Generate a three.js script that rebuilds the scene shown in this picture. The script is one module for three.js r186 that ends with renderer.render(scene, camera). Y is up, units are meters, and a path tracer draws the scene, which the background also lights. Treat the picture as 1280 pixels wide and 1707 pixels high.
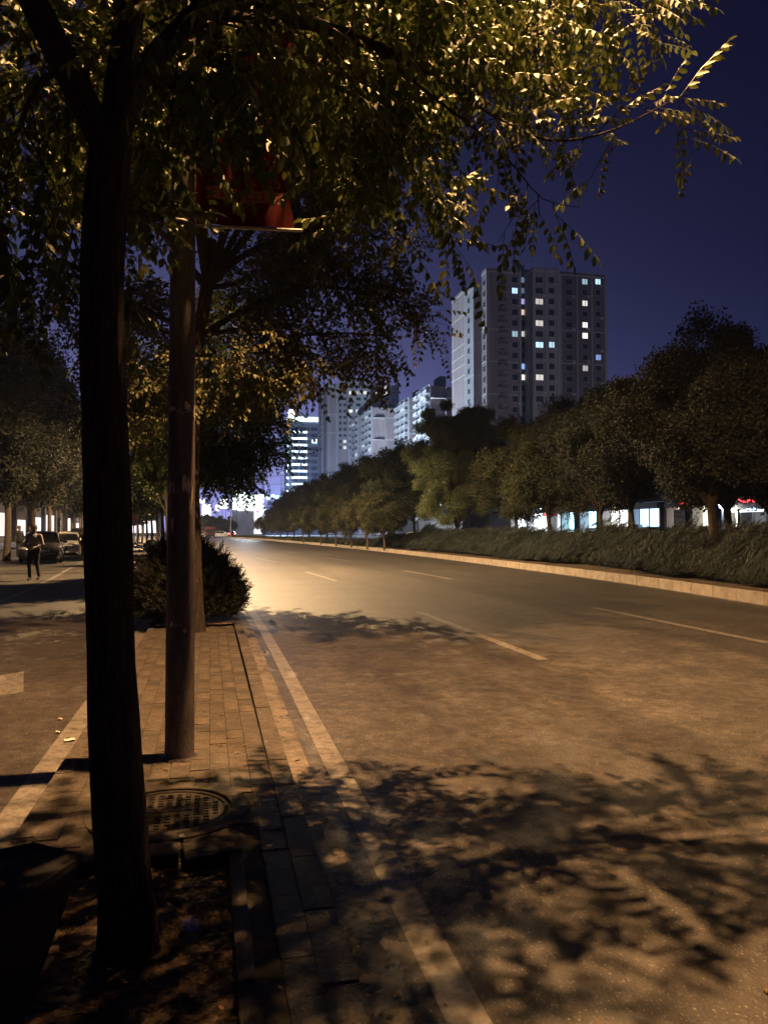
import * as THREE from 'three';
import { mergeGeometries, toCreasedNormals } from 'three/addons/utils/BufferGeometryUtils.js';
import { MarchingCubes } from 'three/addons/objects/MarchingCubes.js';
import { RoundedBoxGeometry } from 'three/addons/geometries/RoundedBoxGeometry.js';
import { RectAreaLightUniformsLib } from 'three/addons/lights/RectAreaLightUniformsLib.js';

// ---------- camera, sky, exposure ----------
const R = THREE.MathUtils.degToRad, V = (x, y, z) => new THREE.Vector3(x, y, z), C = (r, g, b) => new THREE.Color().setRGB(r, g, b);
const scene = new THREE.Scene();
const renderer = new THREE.WebGLRenderer({ antialias: true });
renderer.toneMapping = THREE.LinearToneMapping;
renderer.toneMappingExposure = 1.0;
renderer.shadowMap.enabled = true;
const FOCAL = 1280, YAW = R(12.8), EYE = 1.55;
const camera = new THREE.PerspectiveCamera(2 * Math.atan(853.5 / FOCAL) * 180 / Math.PI, 767 / 1024, 0.1, 3000);
camera.position.set(0, EYE, 0);
camera.rotation.set(R(1.4), -YAW, 0, 'YXZ');
camera.updateMatrixWorld(true);
RectAreaLightUniformsLib.init();

// night sky: deep navy overhead, city glow low down, strongest above the lit crossing at the end of the road
{
  const W = 1024, H = 512, data = new Float32Array(W * H * 4);
  for (let j = 0; j < H; j++) {
    const el = ((j + 0.5) / H - 0.5) * 180, e = Math.max(0, el);
    for (let i = 0; i < W; i++) {
      const a = ((i + 0.5) / W - 0.5) * 360;                    // azimuth of (cos, sin) = (x, z)
      let da = a + 90 + 2; while (da > 180) da -= 360; while (da < -180) da += 360;   // 0 straight up the road
      const lobe = Math.exp(-Math.pow(da / 30, 2));
      const low = Math.exp(-e / 13), near = Math.exp(-e / 9.5) * lobe + 1.25 * Math.exp(-e / 6) * Math.exp(-Math.pow(da / 16, 2));
      const k = (j * W + i) * 4;
      data[k] = 0.0005 + 0.0060 * low + 0.270 * near;
      data[k + 1] = 0.0012 + 0.0068 * low + 0.275 * near;
      data[k + 2] = 0.0150 + 0.0360 * low + 0.640 * near;
      data[k + 3] = 1;
    }
  }
  const sky = new THREE.DataTexture(data, W, H, THREE.RGBAFormat, THREE.FloatType);
  sky.mapping = THREE.EquirectangularReflectionMapping; sky.magFilter = THREE.LinearFilter; sky.needsUpdate = true;
  scene.background = sky; scene.environment = sky;
}
scene.fog = new THREE.FogExp2(C(0.42, 0.56, 1.0), 0.00036);

// ---------- helpers ----------
function rng(seed) { let s = seed >>> 0; return () => { s = (s + 0x6d2b79f5) | 0; let t = Math.imul(s ^ (s >>> 15), 1 | s); t = (t + Math.imul(t ^ (t >>> 7), 61 | t)) ^ t; return ((t ^ (t >>> 14)) >>> 0) / 4294967296; }; }
const taken = new Map();
function numbered(n) { const k = taken.get(n) ?? 0; taken.set(n, k + 1); return k ? n + '_' + String(k).padStart(3, '0') : n; }
function mesh(name, geo, mat, parent) { const m = new THREE.Mesh(geo, mat); m.name = parent ? name : numbered(name); m.castShadow = m.receiveShadow = true; (parent ?? scene).add(m); return m; }
function thing(name, label, category, pos = [0, 0, 0], turn = 0, group) { const g = new THREE.Group(); g.name = numbered(name); g.position.set(...pos); g.rotation.y = turn; g.userData = { label, category }; if (group) g.userData.group = group; scene.add(g); return g; }
function tag(o, label, category, group, kind) { o.userData = { label, category }; if (group) o.userData.group = group; if (kind) o.userData.kind = kind; return o; }
function structure(name, geo, mat) { const m = mesh(name, geo, mat); m.userData.kind = 'structure'; return m; }
function copyOf(src, pos, turn, label) { const c = src.clone(); c.name = numbered(src.name.replace(/_\d{3}$/, '')); c.position.set(...pos); c.rotation.y = turn; c.userData = { ...src.userData }; if (label) c.userData.label = label; scene.add(c); return c; }
const std = (c, roughness = 0.8, more = {}) => new THREE.MeshStandardMaterial({ color: Array.isArray(c) ? C(...c) : c, roughness, metalness: 0, ...more });
const glow = (c, k, base = [0.6, 0.6, 0.6]) => new THREE.MeshStandardMaterial({ color: C(...base), roughness: 0.6, emissive: C(...c), emissiveIntensity: k });
const box = (x0, x1, y0, y1, z0, z1) => new THREE.BoxGeometry(x1 - x0, y1 - y0, z1 - z0).translate((x0 + x1) / 2, (y0 + y1) / 2, (z0 + z1) / 2);
const at = (px, py, depth) => V((px - 640) / FOCAL * depth, -(py - 853.5) / FOCAL * depth, -depth).applyMatrix4(camera.matrixWorld);
function curve(pts) { return (d) => { const n = pts.length; if (d <= pts[0][0]) return pts[0][1]; if (d >= pts[n - 1][0]) return pts[n - 1][1]; let i = 0; while (pts[i + 1][0] < d) i++; const s = (k) => { const a = pts[Math.max(0, k - 1)], b = pts[Math.min(n - 1, k + 1)]; return (b[1] - a[1]) / (b[0] - a[0]); }; const [d0, y0] = pts[i], [d1, y1] = pts[i + 1], h = d1 - d0, t = (d - d0) / h, t2 = t * t, t3 = t2 * t; return y0 * (2 * t3 - 3 * t2 + 1) + h * s(i) * (t3 - 2 * t2 + t) + y1 * (3 * t2 - 2 * t3) + h * s(i + 1) * (t3 - t2); }; }
// tileable value noise
function tileNoise(seed) { const r = rng(seed), N = 256, T = new Float32Array(N * N); for (let i = 0; i < T.length; i++) T[i] = r(); return (x, y, period) => { const xi = Math.floor(x), yi = Math.floor(y), fx = x - xi, fy = y - yi, u = fx * fx * (3 - 2 * fx), v = fy * fy * (3 - 2 * fy), g = (a, b) => T[((((b % period) + period) % period) % N) * N + ((((a % period) + period) % period) % N)]; return (g(xi, yi) * (1 - u) + g(xi + 1, yi) * u) * (1 - v) + (g(xi, yi + 1) * (1 - u) + g(xi + 1, yi + 1) * u) * v; }; }
const N1 = tileNoise(11), N2 = tileNoise(12), N3 = tileNoise(13);
function fbm(f, u, v, base, oct) { let s = 0, a = 0.5, p = base, t = 0; for (let i = 0; i < oct; i++) { s += a * f(u * p, v * p, p); t += a; a *= 0.55; p *= 2; } return s / t; }
function texture(size, fn, srgb) { const d = new Uint8Array(size * size * 4); for (let y = 0; y < size; y++) for (let x = 0; x < size; x++) { const c = fn(x / size, y / size, x, y), k = (y * size + x) * 4; if (typeof c === 'number') d[k] = d[k + 1] = d[k + 2] = Math.max(0, Math.min(255, c * 255)); else for (let q = 0; q < 3; q++) d[k + q] = Math.max(0, Math.min(255, c[q] * 255)); d[k + 3] = 255; } const t = new THREE.DataTexture(d, size, size); t.wrapS = t.wrapT = THREE.RepeatWrapping; t.magFilter = THREE.LinearFilter; t.colorSpace = srgb ? THREE.SRGBColorSpace : THREE.NoColorSpace; t.needsUpdate = true; return t; }
const noise3 = (x, z) => fbm(N1, x / 64 + 7.3, z / 64 + 3.1, 16, 4);

// ---------- surface textures ----------
const rr = rng(5);
// asphalt: pale aggregate chips in dark binder, one tile = 5 m
const chips = new Float32Array(2048 * 2048);
for (let i = 0; i < 330000; i++) { const cx = rr() * 2048 | 0, cy = rr() * 2048 | 0, s = (rr() < 0.3 ? -0.5 : 1) * (0.15 + 0.75 * Math.pow(rr(), 3)), q = rr(), w = q < 0.06 ? 4 : q < 0.25 ? 3 : q < 0.6 ? 2 : 1, h = Math.max(1, w - (rr() * 2 | 0)); for (let a = 0; a < w; a++) for (let b = 0; b < h; b++) chips[((cy + a) & 2047) * 2048 + ((cx + b) & 2047)] = s; }
const asphaltMap = texture(2048, (u, v, x, y) => { const n = fbm(N2, u, v, 64, 3), m = fbm(N3, u, v, 5, 3), c = chips[y * 2048 + x], b = 0.35 + 0.2 * (n - 0.5) + 0.10 * (m - 0.5) + 0.36 * c; return [b * 1.01, b * 0.99, b * 0.955]; }, true);
const asphaltBump = texture(1024, (u, v, x, y) => 0.4 + 0.35 * (fbm(N2, u, v, 128, 2) - 0.5) + 0.5 * chips[(y * 2) * 2048 + x * 2]);
const paintMap = texture(512, (u, v) => { const n = fbm(N1, u, v, 24, 4), m = fbm(N2, u, v, 4, 3), w = THREE.MathUtils.smoothstep(n * 0.75 + m * 0.25, 0.33, 0.56), b = 0.37 + 0.11 * w + 0.13 * (fbm(N3, u, v, 64, 2) - 0.5); return [b, b * 0.985, b * 0.94]; }, true);
const concreteMap = texture(512, (u, v) => { const n = fbm(N1, u, v, 40, 4), m = fbm(N3, u, v, 4, 3), b = 0.5 + 0.3 * (n - 0.5) + 0.28 * (m - 0.5); return [b, b * 0.97, b * 0.92]; }, true);
const concreteBump = texture(512, (u, v) => 0.5 + 0.8 * (fbm(N2, u, v, 48, 3) - 0.5));
const paleMap = texture(512, (u, v) => { const n = fbm(N2, u, v, 40, 4), m = fbm(N3, u, v, 5, 4), s = THREE.MathUtils.smoothstep(fbm(N1, u, v, 9, 4), 0.55, 0.7), b = 0.80 + 0.14 * (n - 0.5) + 0.2 * (m - 0.5) - 0.07 * s; return [b, b * 0.97, b * 0.93]; }, true);
const soilMap = texture(512, (u, v) => { const n = fbm(N2, u, v, 32, 5), m = fbm(N1, u, v, 5, 2), b = 0.34 + 0.5 * (n - 0.5) + 0.2 * (m - 0.5); return [b * 1.05, b * 0.9, b * 0.72]; }, true);
const soilBump = texture(512, (u, v) => fbm(N3, u, v, 24, 5));
const barkMap = texture(512, (u, v) => { const n = fbm(N1, u, v * 0.25, 24, 4), m = fbm(N2, u, v, 8, 4), b = 0.36 + 0.42 * (n - 0.5) + 0.2 * (m - 0.5); return [b * 1.02, b * 0.93, b * 0.84]; }, true);
const barkBump = texture(512, (u, v) => { const n = fbm(N1, u, v * 0.25, 24, 4); return Math.pow(1 - Math.abs(2 * n - 1), 1.5); });
const rep = (t, x, y = x) => { const c = t.clone(); c.repeat.set(x, y); c.needsUpdate = true; return c; };
const M = {
  asphalt: new THREE.MeshStandardMaterial({ map: rep(asphaltMap, 0.2), bumpMap: rep(asphaltBump, 0.2), bumpScale: 0.006, roughness: 0.63, vertexColors: true }),
  paint: std([0.95, 0.95, 0.95], 0.6, { map: rep(paintMap, 0.9), bumpMap: rep(asphaltBump, 0.2), bumpScale: 0.002 }),
  gutter: std([0.75, 0.72, 0.68], 0.75, { map: rep(concreteMap, 0.7), bumpMap: rep(concreteBump, 1.3), bumpScale: 0.004 }),
  soil: std([0.9, 0.86, 0.8], 0.95, { map: rep(soilMap, 0.8), bumpMap: rep(soilBump, 0.8), bumpScale: 0.05 }),
  bark: std([0.55, 0.52, 0.5], 0.9, { map: barkMap, bumpMap: barkBump, bumpScale: 0.02 }),
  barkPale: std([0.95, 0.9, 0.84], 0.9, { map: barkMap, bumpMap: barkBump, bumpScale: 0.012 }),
  metalDark: std([0.05, 0.05, 0.055], 0.45, { metalness: 0.6 }),
  galv: std([0.32, 0.32, 0.34], 0.5, { metalness: 0.55, bumpMap: rep(concreteBump, 3, 3), bumpScale: 0.001 }),
  black: std([0.02, 0.02, 0.022], 0.6),
  rubber: std([0.025, 0.025, 0.025], 0.85),
  chrome: std([0.7, 0.7, 0.72], 0.2, { metalness: 1 }),
};

// ---------- road plan: d is the distance up the road (z = -d), x to the right ----------
const shiftL = curve([[0, 0], [15, 0], [24, -0.4], [38, -1.6], [51, -2.7], [82, -6.2], [120, -11], [180, -20], [320, -46]]);
const laneA = curve([[0, 3.93], [15, 3.9], [23, 3.84], [28.6, 3.57], [38.3, 3.2], [43.5, 2.65], [80, -0.6], [120, -4.5], [180, -12]]);
const laneB = curve([[0, 7.5], [24, 7.53], [29.6, 7.33], [39, 6.96], [47, 6.3], [80, 4], [120, 0.6], [180, -5]]);
const kerbR = curve([[-10, 10.4], [0, 10.6], [13.7, 11.25], [18.7, 11.8], [27, 12.22], [45.4, 12.5], [62.5, 12.16], [93.5, 10.76], [141, 7.55], [181, 3.1]]);
const SEP = 0.08;   // the narrow planted separator stands this much above the carriageway
function ribbon(xa, xb, d0, d1, stepAt, cols, y, tint) {
  const pos = [], uv = [], col = [], idx = []; let d = d0, rows = 0;
  for (;;) { const a = xa(d), b = xb(d); for (let i = 0; i <= cols; i++) { const x = a + (b - a) * i / cols; pos.push(x, y, -d); uv.push(x, d); if (tint) { const t = tint(x, d); col.push(t[0], t[1], t[2]); } } rows++; if (d >= d1) break; d = Math.min(d1, d + stepAt(d)); }
  for (let r = 0; r + 1 < rows; r++) for (let i = 0; i < cols; i++) { const a = r * (cols + 1) + i, b = a + 1, c = a + cols + 1, e = c + 1; idx.push(a, b, e, a, e, c); }
  const g = new THREE.BufferGeometry(); g.setAttribute('position', new THREE.Float32BufferAttribute(pos, 3)); g.setAttribute('uv', new THREE.Float32BufferAttribute(uv, 2)); if (tint) g.setAttribute('color', new THREE.Float32BufferAttribute(col, 3)); g.setIndex(idx); g.computeVertexNormals(); return g;
}
const steps = (d) => d < 26 ? 0.24 : d < 60 ? 1 : 4;
const add = (f, k) => (d) => f(d) + k;
// worn asphalt: tyre-polished streaks, old patches, pale dust and spilt grit
function roadTint(x, d) {
  const big = fbm(N1, x / 40, d / 60, 16, 4), streak = fbm(N2, x / 8, d / 90, 16, 3), fine = fbm(N3, x / 10, d / 10, 32, 3);
  let k = 0.50 + 0.24 * (big - 0.5) + 0.34 * (streak - 0.5) + 0.16 * (fine - 0.5);
  if (x > laneB(d) - 1.1 + 0.25 * (fbm(N2, 0.3, d / 50, 16, 3) - 0.5)) k *= 0.74;                    // newer, darker surfacing in the far lane
  if (Math.abs(x - laneA(d) - 0.75 - 0.12 * (big - 0.5)) < 0.12) k *= 0.8;                            // tar seam
  { const p = (((x - 0.87) % 3.4) + 3.4) % 3.4, track = Math.exp(-Math.pow((p - 0.85) / 0.28, 2)) + Math.exp(-Math.pow((p - 2.5) / 0.28, 2)); k *= 1 - 0.13 * track * (0.5 + fine); const drip = Math.exp(-Math.pow((p - 1.7) / 0.22, 2)) * THREE.MathUtils.smoothstep(fbm(N1, x / 3, d / 9 + 0.6, 16, 3), 0.5, 0.68); k *= 1 - 0.28 * drip; }
  const spill = THREE.MathUtils.smoothstep(fbm(N3, x / 6 + 0.37, d / 6, 16, 4), 0.56, 0.66);
  if (x > 3.6 && x < 6.6 && d > 5 && d < 9.5) k *= 1 + 0.55 * spill;
  const dark = THREE.MathUtils.smoothstep(fbm(N1, x / 5, d / 7 + 0.21, 16, 4), 0.6, 0.7); if (x > 1.4 && x < 4 && d > 4.5 && d < 12) k *= 1 - 0.3 * dark;
  return [k * 1.03, k, k * 0.95];
}
structure('ground', new THREE.PlaneGeometry(1500, 1500).rotateX(-Math.PI / 2).translate(0, -0.12, -450), std([0.07, 0.068, 0.062], 0.95, { map: rep(soilMap, 300), bumpMap: rep(soilBump, 300), bumpScale: 0.02 }));
structure('road', ribbon(add(shiftL, 0.4), add(kerbR, 0.05), -8, 184, steps, 44, 0, roadTint), M.asphalt);
const bikeTint = (x, d) => { const k = 0.42 + 0.32 * (fbm(N2, x / 30 + 0.4, d / 40, 16, 4) - 0.5) + 0.2 * (fbm(N3, x / 9, d / 9, 24, 3) - 0.5); return [k * 1.05, k, k * 0.93]; };
structure('service_lane', ribbon(add(shiftL, -11.5), add(shiftL, -0.86), -8, 184, steps, 30, 0, bikeTint), M.asphalt);
structure('crossing_road', ribbon(() => -160, () => 160, 184, 232, () => 4, 20, -0.004, roadTint), M.asphalt);
structure('road_beyond', ribbon(() => -46, () => -22, 232, 420, () => 8, 4, 0, roadTint), M.asphalt);
structure('forecourt', ribbon(() => 24.5, () => 70, -6, 184, () => 6, 8, 0, (x, d) => { const k = 0.7 + 0.3 * (noise3(x, d) - 0.5); return [k, k, k]; }), M.asphalt);

// painted markings (thin sheets just above the asphalt)
function strip(name, label, xa, xb, d0, d1, group) { const g = ribbon(xa, xb, d0, d1, (d) => d < 30 ? 1.5 : 5, 1, 0.004); return tag(mesh(name, g, M.paint), label, 'road marking', group); }
strip('edge_line', 'long worn white edge line beside the near kerb of the main road', add(shiftL, 0.73), add(shiftL, 0.87), -4, 180);
strip('service_lane_line', 'worn white line along the left side of the paved separator', add(shiftL, -1.12), add(shiftL, -0.96), -4, 180);
strip('parking_line', 'thin white line between the service lane and the parked cars', add(shiftL, -4.42), add(shiftL, -4.3), -4, 170);
const dashWords = ['nearest', 'second', 'third', 'fourth', 'fifth', 'sixth', 'seventh', 'eighth', 'ninth'];
for (const [lane, where] of [[laneA, 'in the near row of lane dashes'], [laneB, 'in the far row of lane dashes']]) for (let k = 0; k < 9; k++) { const d0 = 8.6 + k * 14.8; strip('lane_dash', dashWords[k] + ' white dash ' + where, add(lane, -0.075), add(lane, 0.075), d0, d0 + 5.6, 'white lane dashes'); }
{ // direction arrow on the service lane, only its right barb is in view
  const s = new THREE.Shape([[-1.98, 9.15], [-1.73, 8.0], [-2.75, 7.0], [-2.75, 5.2], [-2.95, 5.2], [-2.95, 7.0], [-3.95, 8.0], [-3.7, 9.15], [-2.85, 8.25]].map(([x, d]) => new THREE.Vector2(x, d)));
  const g = new THREE.ShapeGeometry(s).rotateX(-Math.PI / 2).translate(0, 0.004, 0);
  tag(mesh('lane_arrow', g, M.paint), 'white painted arrow on the service lane at the left edge', 'road marking');
}

// ---------- separator: kerb stones, pavers, tree pit, manhole ----------
{
  const bed = new THREE.Shape([[-0.85, -8], [0.37, -8], [0.37, 12.2], [-0.85, 12.2]].map((p) => new THREE.Vector2(...p)));
  // the tree pit and the manhole are real openings in the bedding
  const pit = new THREE.Path([[-0.78, 1.6], [0.14, 1.6], [0.14, 3.72], [-0.78, 3.72]].map((p) => new THREE.Vector2(...p))), hole = new THREE.Path(); hole.absarc(-0.2, 4.24, 0.34, 0, Math.PI * 2, true);
  bed.holes.push(pit, hole);
  const sep = structure('separator_pavement', new THREE.ExtrudeGeometry(bed, { depth: 0.1, bevelEnabled: false, curveSegments: 40 }).rotateX(-Math.PI / 2).translate(0, SEP - 0.105, 0), std([0.30, 0.28, 0.25], 0.95, { map: rep(concreteMap, 1.5) }));
  const pm = [[0.40, 0.37, 0.33], [0.36, 0.335, 0.30], [0.44, 0.40, 0.35], [0.33, 0.315, 0.29]].map((c) => std(c, 0.85, { map: rep(concreteMap, 2.1), bumpMap: rep(concreteBump, 4), bumpScale: 0.004 }));
  const r = rng(21), PW = 0.1172, PL = 0.231, gs = [];
  for (let k = 0; k < 4; k++) { const g = new RoundedBoxGeometry(PW - 0.003, 0.03, PL - 0.003, 1, 0.002); const u = g.attributes.uv, p = g.attributes.position; for (let i = 0; i < u.count; i++) u.setXY(i, p.getX(i) + k * 0.23, p.getZ(i) + k * 0.31); gs.push(g); }
  const rest = []; let n = 0;
  for (let row = 0; row < 62; row++) for (let c = 0; c < 10; c++) {
    const d = 0.6 + row * PL + (c % 2) * PL / 2 * 1, x = -0.81 + (c + 0.5) * PW + (r() - 0.5) * 0.003;
    if (d > 12.1) continue;
    if (d - PL / 2 < 3.74 && d + PL / 2 > 1.58 && x - PW / 2 < 0.16 && x > -0.80) continue;
    if (Math.hypot(x + 0.2, d - 4.24) < 0.41) continue;
    const y = SEP - 0.012 + (r() - 0.5) * 0.003, m = new THREE.Matrix4().compose(V(x, y, -d), new THREE.Quaternion().setFromEuler(new THREE.Euler((r() - 0.5) * 0.03, (r() - 0.5) * 0.02, (r() - 0.5) * 0.03)), V(1, 1, 1));
    const g = gs[(row * 7 + c * 3) % 4];
    if (n < 300 && d > 2.2) { const p = mesh('paver', g, pm[Math.floor(r() * 4)], sep); p.applyMatrix4(m); n++; } else rest.push(g.clone().applyMatrix4(m));
  }
  const far = mesh('paver', mergeGeometries(rest), pm[0], sep); far.userData.kind = 'stuff';
  // concrete collar round the manhole and the broken border slabs of the pit
  const ring = new THREE.Shape(); ring.absarc(0, 0, 0.42, 0, Math.PI * 2); const rh = new THREE.Path(); rh.absarc(0, 0, 0.325, 0, Math.PI * 2, true); ring.holes.push(rh);
  const collar = mesh('manhole_collar', new THREE.ExtrudeGeometry(ring, { depth: 0.03, bevelEnabled: true, bevelSize: 0.004, bevelThickness: 0.004, bevelSegments: 1, curveSegments: 48 }).rotateX(-Math.PI / 2).translate(-0.2, SEP - 0.028, -4.24), pm[3], sep);
  for (const [x0, x1, d0, d1, tilt] of [[-0.8, -0.46, 3.6, 3.74, 0.02], [-0.45, -0.12, 3.62, 3.76, -0.015], [-0.11, 0.15, 3.58, 3.75, 0.05]]) { const s = mesh('border_slab', new RoundedBoxGeometry(x1 - x0 - 0.008, 0.05, d1 - d0, 1, 0.006), pm[1], sep); s.position.set((x0 + x1) / 2, SEP - 0.008, -(d0 + d1) / 2); s.rotation.set(tilt, tilt * 2, tilt * 0.7); }
  for (let k = 0; k < 4; k++) { const s = mesh('border_slab', new RoundedBoxGeometry(0.06, 0.05, 0.5, 1, 0.006), pm[2], sep); s.position.set(0.125, SEP - 0.012 + 0.004 * (k % 2), -(3.32 - k * 0.51)); }
  // soil in the pit, a lumpy sheet below the paving
  const g = new THREE.PlaneGeometry(0.98, 2.2, 40, 80).rotateX(-Math.PI / 2), p = g.attributes.position; for (let i = 0; i < p.count; i++) p.setY(i, 0.05 * (fbm(N2, p.getX(i) / 4 + 0.3, p.getZ(i) / 4 + 0.4, 24, 4) - 0.5)); g.computeVertexNormals(); { const u = g.attributes.uv; for (let i = 0; i < u.count; i++) u.setXY(i, p.getX(i), p.getZ(i)); }
  structure('tree_pit_soil', g.translate(-0.32, SEP - 0.04, -2.66), M.soil);
  // stones of the kerbs on both sides
  const ks = [[0.42, 0.40, 0.37], [0.37, 0.355, 0.33], [0.46, 0.43, 0.39]].map((c) => std(c, 0.85, { map: rep(concreteMap, 1.2), bumpMap: rep(concreteBump, 3), bumpScale: 0.005 }));
  const kr = tag(new THREE.Group(), 'row of low worn kerb stones between the separator and the main road', 'kerb'); kr.name = 'kerb'; scene.add(kr);
  const kl = tag(new THREE.Group(), 'row of flush kerb stones between the separator and the service lane', 'kerb'); kl.name = numbered('kerb'); kl.name = 'kerb_001'; scene.add(kl);
  taken.set('kerb', 2);
  for (let d = 0.5, k = 0; d < 78; k++) { const L = (d < 13 ? 0.5 : 1.0), far = d > 13 ? 0.07 : 0; for (const [gk, x, w] of [[kr, 0.4175, 0.125], [kl, -0.872, 0.1]]) { const s = mesh('kerb_stone', new RoundedBoxGeometry(w, 0.22 + far, L - 0.008, 1, 0.006), ks[Math.floor(r() * 3)], gk); const dm = d + L / 2; s.position.set(x + shiftL(dm), SEP + far / 2 - 0.108 + (r() - 0.5) * 0.006, -dm); s.rotation.set(0, Math.atan2(shiftL(d + L) - shiftL(d), -L) + Math.PI + (r() - 0.5) * 0.012, 0); { const u = s.geometry.attributes.uv, q = s.geometry.attributes.position; for (let i = 0; i < u.count; i++) u.setXY(i, q.getX(i) + q.getY(i) + k * 0.37, q.getZ(i) + k * 0.53); } } d += L; }
  // pale concrete gutter along the kerb
  structure('gutter', ribbon(add(shiftL, 0.475), add(shiftL, 0.63), -4, 120, steps, 2, 0.004), M.gutter);
  // planted soil of the separator beyond the paving
  const sg = ribbon(add(shiftL, -0.83), add(shiftL, 0.375), 12.1, 180, (d) => d < 40 ? 0.5 : 4, 6, 0.1), sp = sg.attributes.position; for (let i = 0; i < sp.count; i++) sp.setY(i, 0.085 + 0.06 * noise3(sp.getX(i) * 9, sp.getZ(i) * 9)); sg.computeVertexNormals();
  structure('separator_soil', sg, M.soil);
  // manhole cover with raised studs and a rim
  const mh = thing('manhole_cover', 'round cast iron manhole cover between the trunk and the lamp post', 'manhole cover', [-0.2, SEP - 0.012, -4.24]);
  const iron = std([0.26, 0.24, 0.22], 0.75, { metalness: 0.15, map: rep(concreteMap, 3), bumpMap: rep(concreteBump, 5), bumpScale: 0.003 });
  mesh('disc', new THREE.CylinderGeometry(0.318, 0.318, 0.02, 56).translate(0, -0.008, 0), iron, mh);
  mesh('rim', new THREE.TorusGeometry(0.295, 0.010, 6, 64).rotateX(Math.PI / 2).translate(0, 0.003, 0), iron, mh);
  const stud = new RoundedBoxGeometry(0.028, 0.008, 0.02, 1, 0.003);
  for (let i = -5; i <= 5; i++) for (let j = -6; j <= 6; j++) { const x = i * 0.048, z = j * 0.04; if (Math.hypot(x, z) > 0.262 || (Math.abs(j) === 1 && Math.abs(i) < 3)) continue; mesh('stud', stud, iron, mh).position.set(x, 0.005, z); }
  mesh('emblem', new RoundedBoxGeometry(0.20, 0.008, 0.035, 1, 0.003), iron, mh).position.set(0.02, 0.004, 0);
}

// ---------- median on the right: high kerb, soil, lawn ----------
{
  const ks = [[0.56, 0.52, 0.47], [0.52, 0.49, 0.45], [0.59, 0.55, 0.50], [0.54, 0.51, 0.47]].map((c) => std(c, 0.85, { map: rep(paleMap, 0.9), bumpMap: rep(concreteBump, 2), bumpScale: 0.004 }));
  const k = tag(new THREE.Group(), 'long high pale kerb along the planted median on the right', 'kerb'); k.name = numbered('kerb'); scene.add(k);
  const r = rng(31); let d = 6;
  while (d < 181) { const L = 0.99, dm = d + L / 2, turn = Math.atan2(kerbR(d + L) - kerbR(d), -L) + Math.PI; const s = mesh('kerb_stone', new RoundedBoxGeometry(0.16, 0.40, L - 0.006, 1, 0.012), ks[Math.floor(r() * 4)], k); s.position.set(kerbR(dm) + 0.11, 0.055 + (r() - 0.5) * 0.006, -dm); s.rotation.set(0, turn, (r() - 0.5) * 0.015); const u = s.geometry.attributes.uv, q = s.geometry.attributes.position; for (let i = 0; i < u.count; i++) u.setXY(i, q.getY(i) + q.getX(i) + d * 0.41, q.getZ(i) + d * 0.29); d += L; }
  structure('gutter_far', ribbon(add(kerbR, -0.13), add(kerbR, 0.03), 6, 181, steps, 1, 0.004), M.gutter);
  const rough = (g, y, amp) => { const p = g.attributes.position; for (let i = 0; i < p.count; i++) p.setY(i, y + amp * noise3(p.getX(i) * 6, p.getZ(i) * 6)); g.computeVertexNormals(); return g; };
  structure('median_soil', rough(ribbon(add(kerbR, 0.18), () => 24.4, 6, 62, () => 0.8, 16, 0.2), 0.20, 0.12), std([0.62, 0.56, 0.48], 0.95, { map: rep(soilMap, 0.5), bumpMap: rep(soilBump, 0.5), bumpScale: 0.06 }));
  structure('median_lawn', rough(ribbon(add(kerbR, 0.18), () => 24.4, 62, 181, () => 1.5, 14, 0.2), 0.20, 0.12), std([0.30, 0.36, 0.17], 0.95, { map: rep(soilMap, 0.7), bumpMap: rep(soilBump, 0.7), bumpScale: 0.06 }));
  structure('platform', box(34.5, 72, -0.1, 0.5, -182, 4), std([0.3, 0.29, 0.28], 0.8, { map: rep(concreteMap, 20) }));
  structure('left_footway', ribbon(add(shiftL, -40), add(shiftL, -11.4), -8, 184, () => 4, 6, 0.1), std([0.3, 0.28, 0.26], 0.85, { map: rep(concreteMap, 0.5) }));
}

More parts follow.
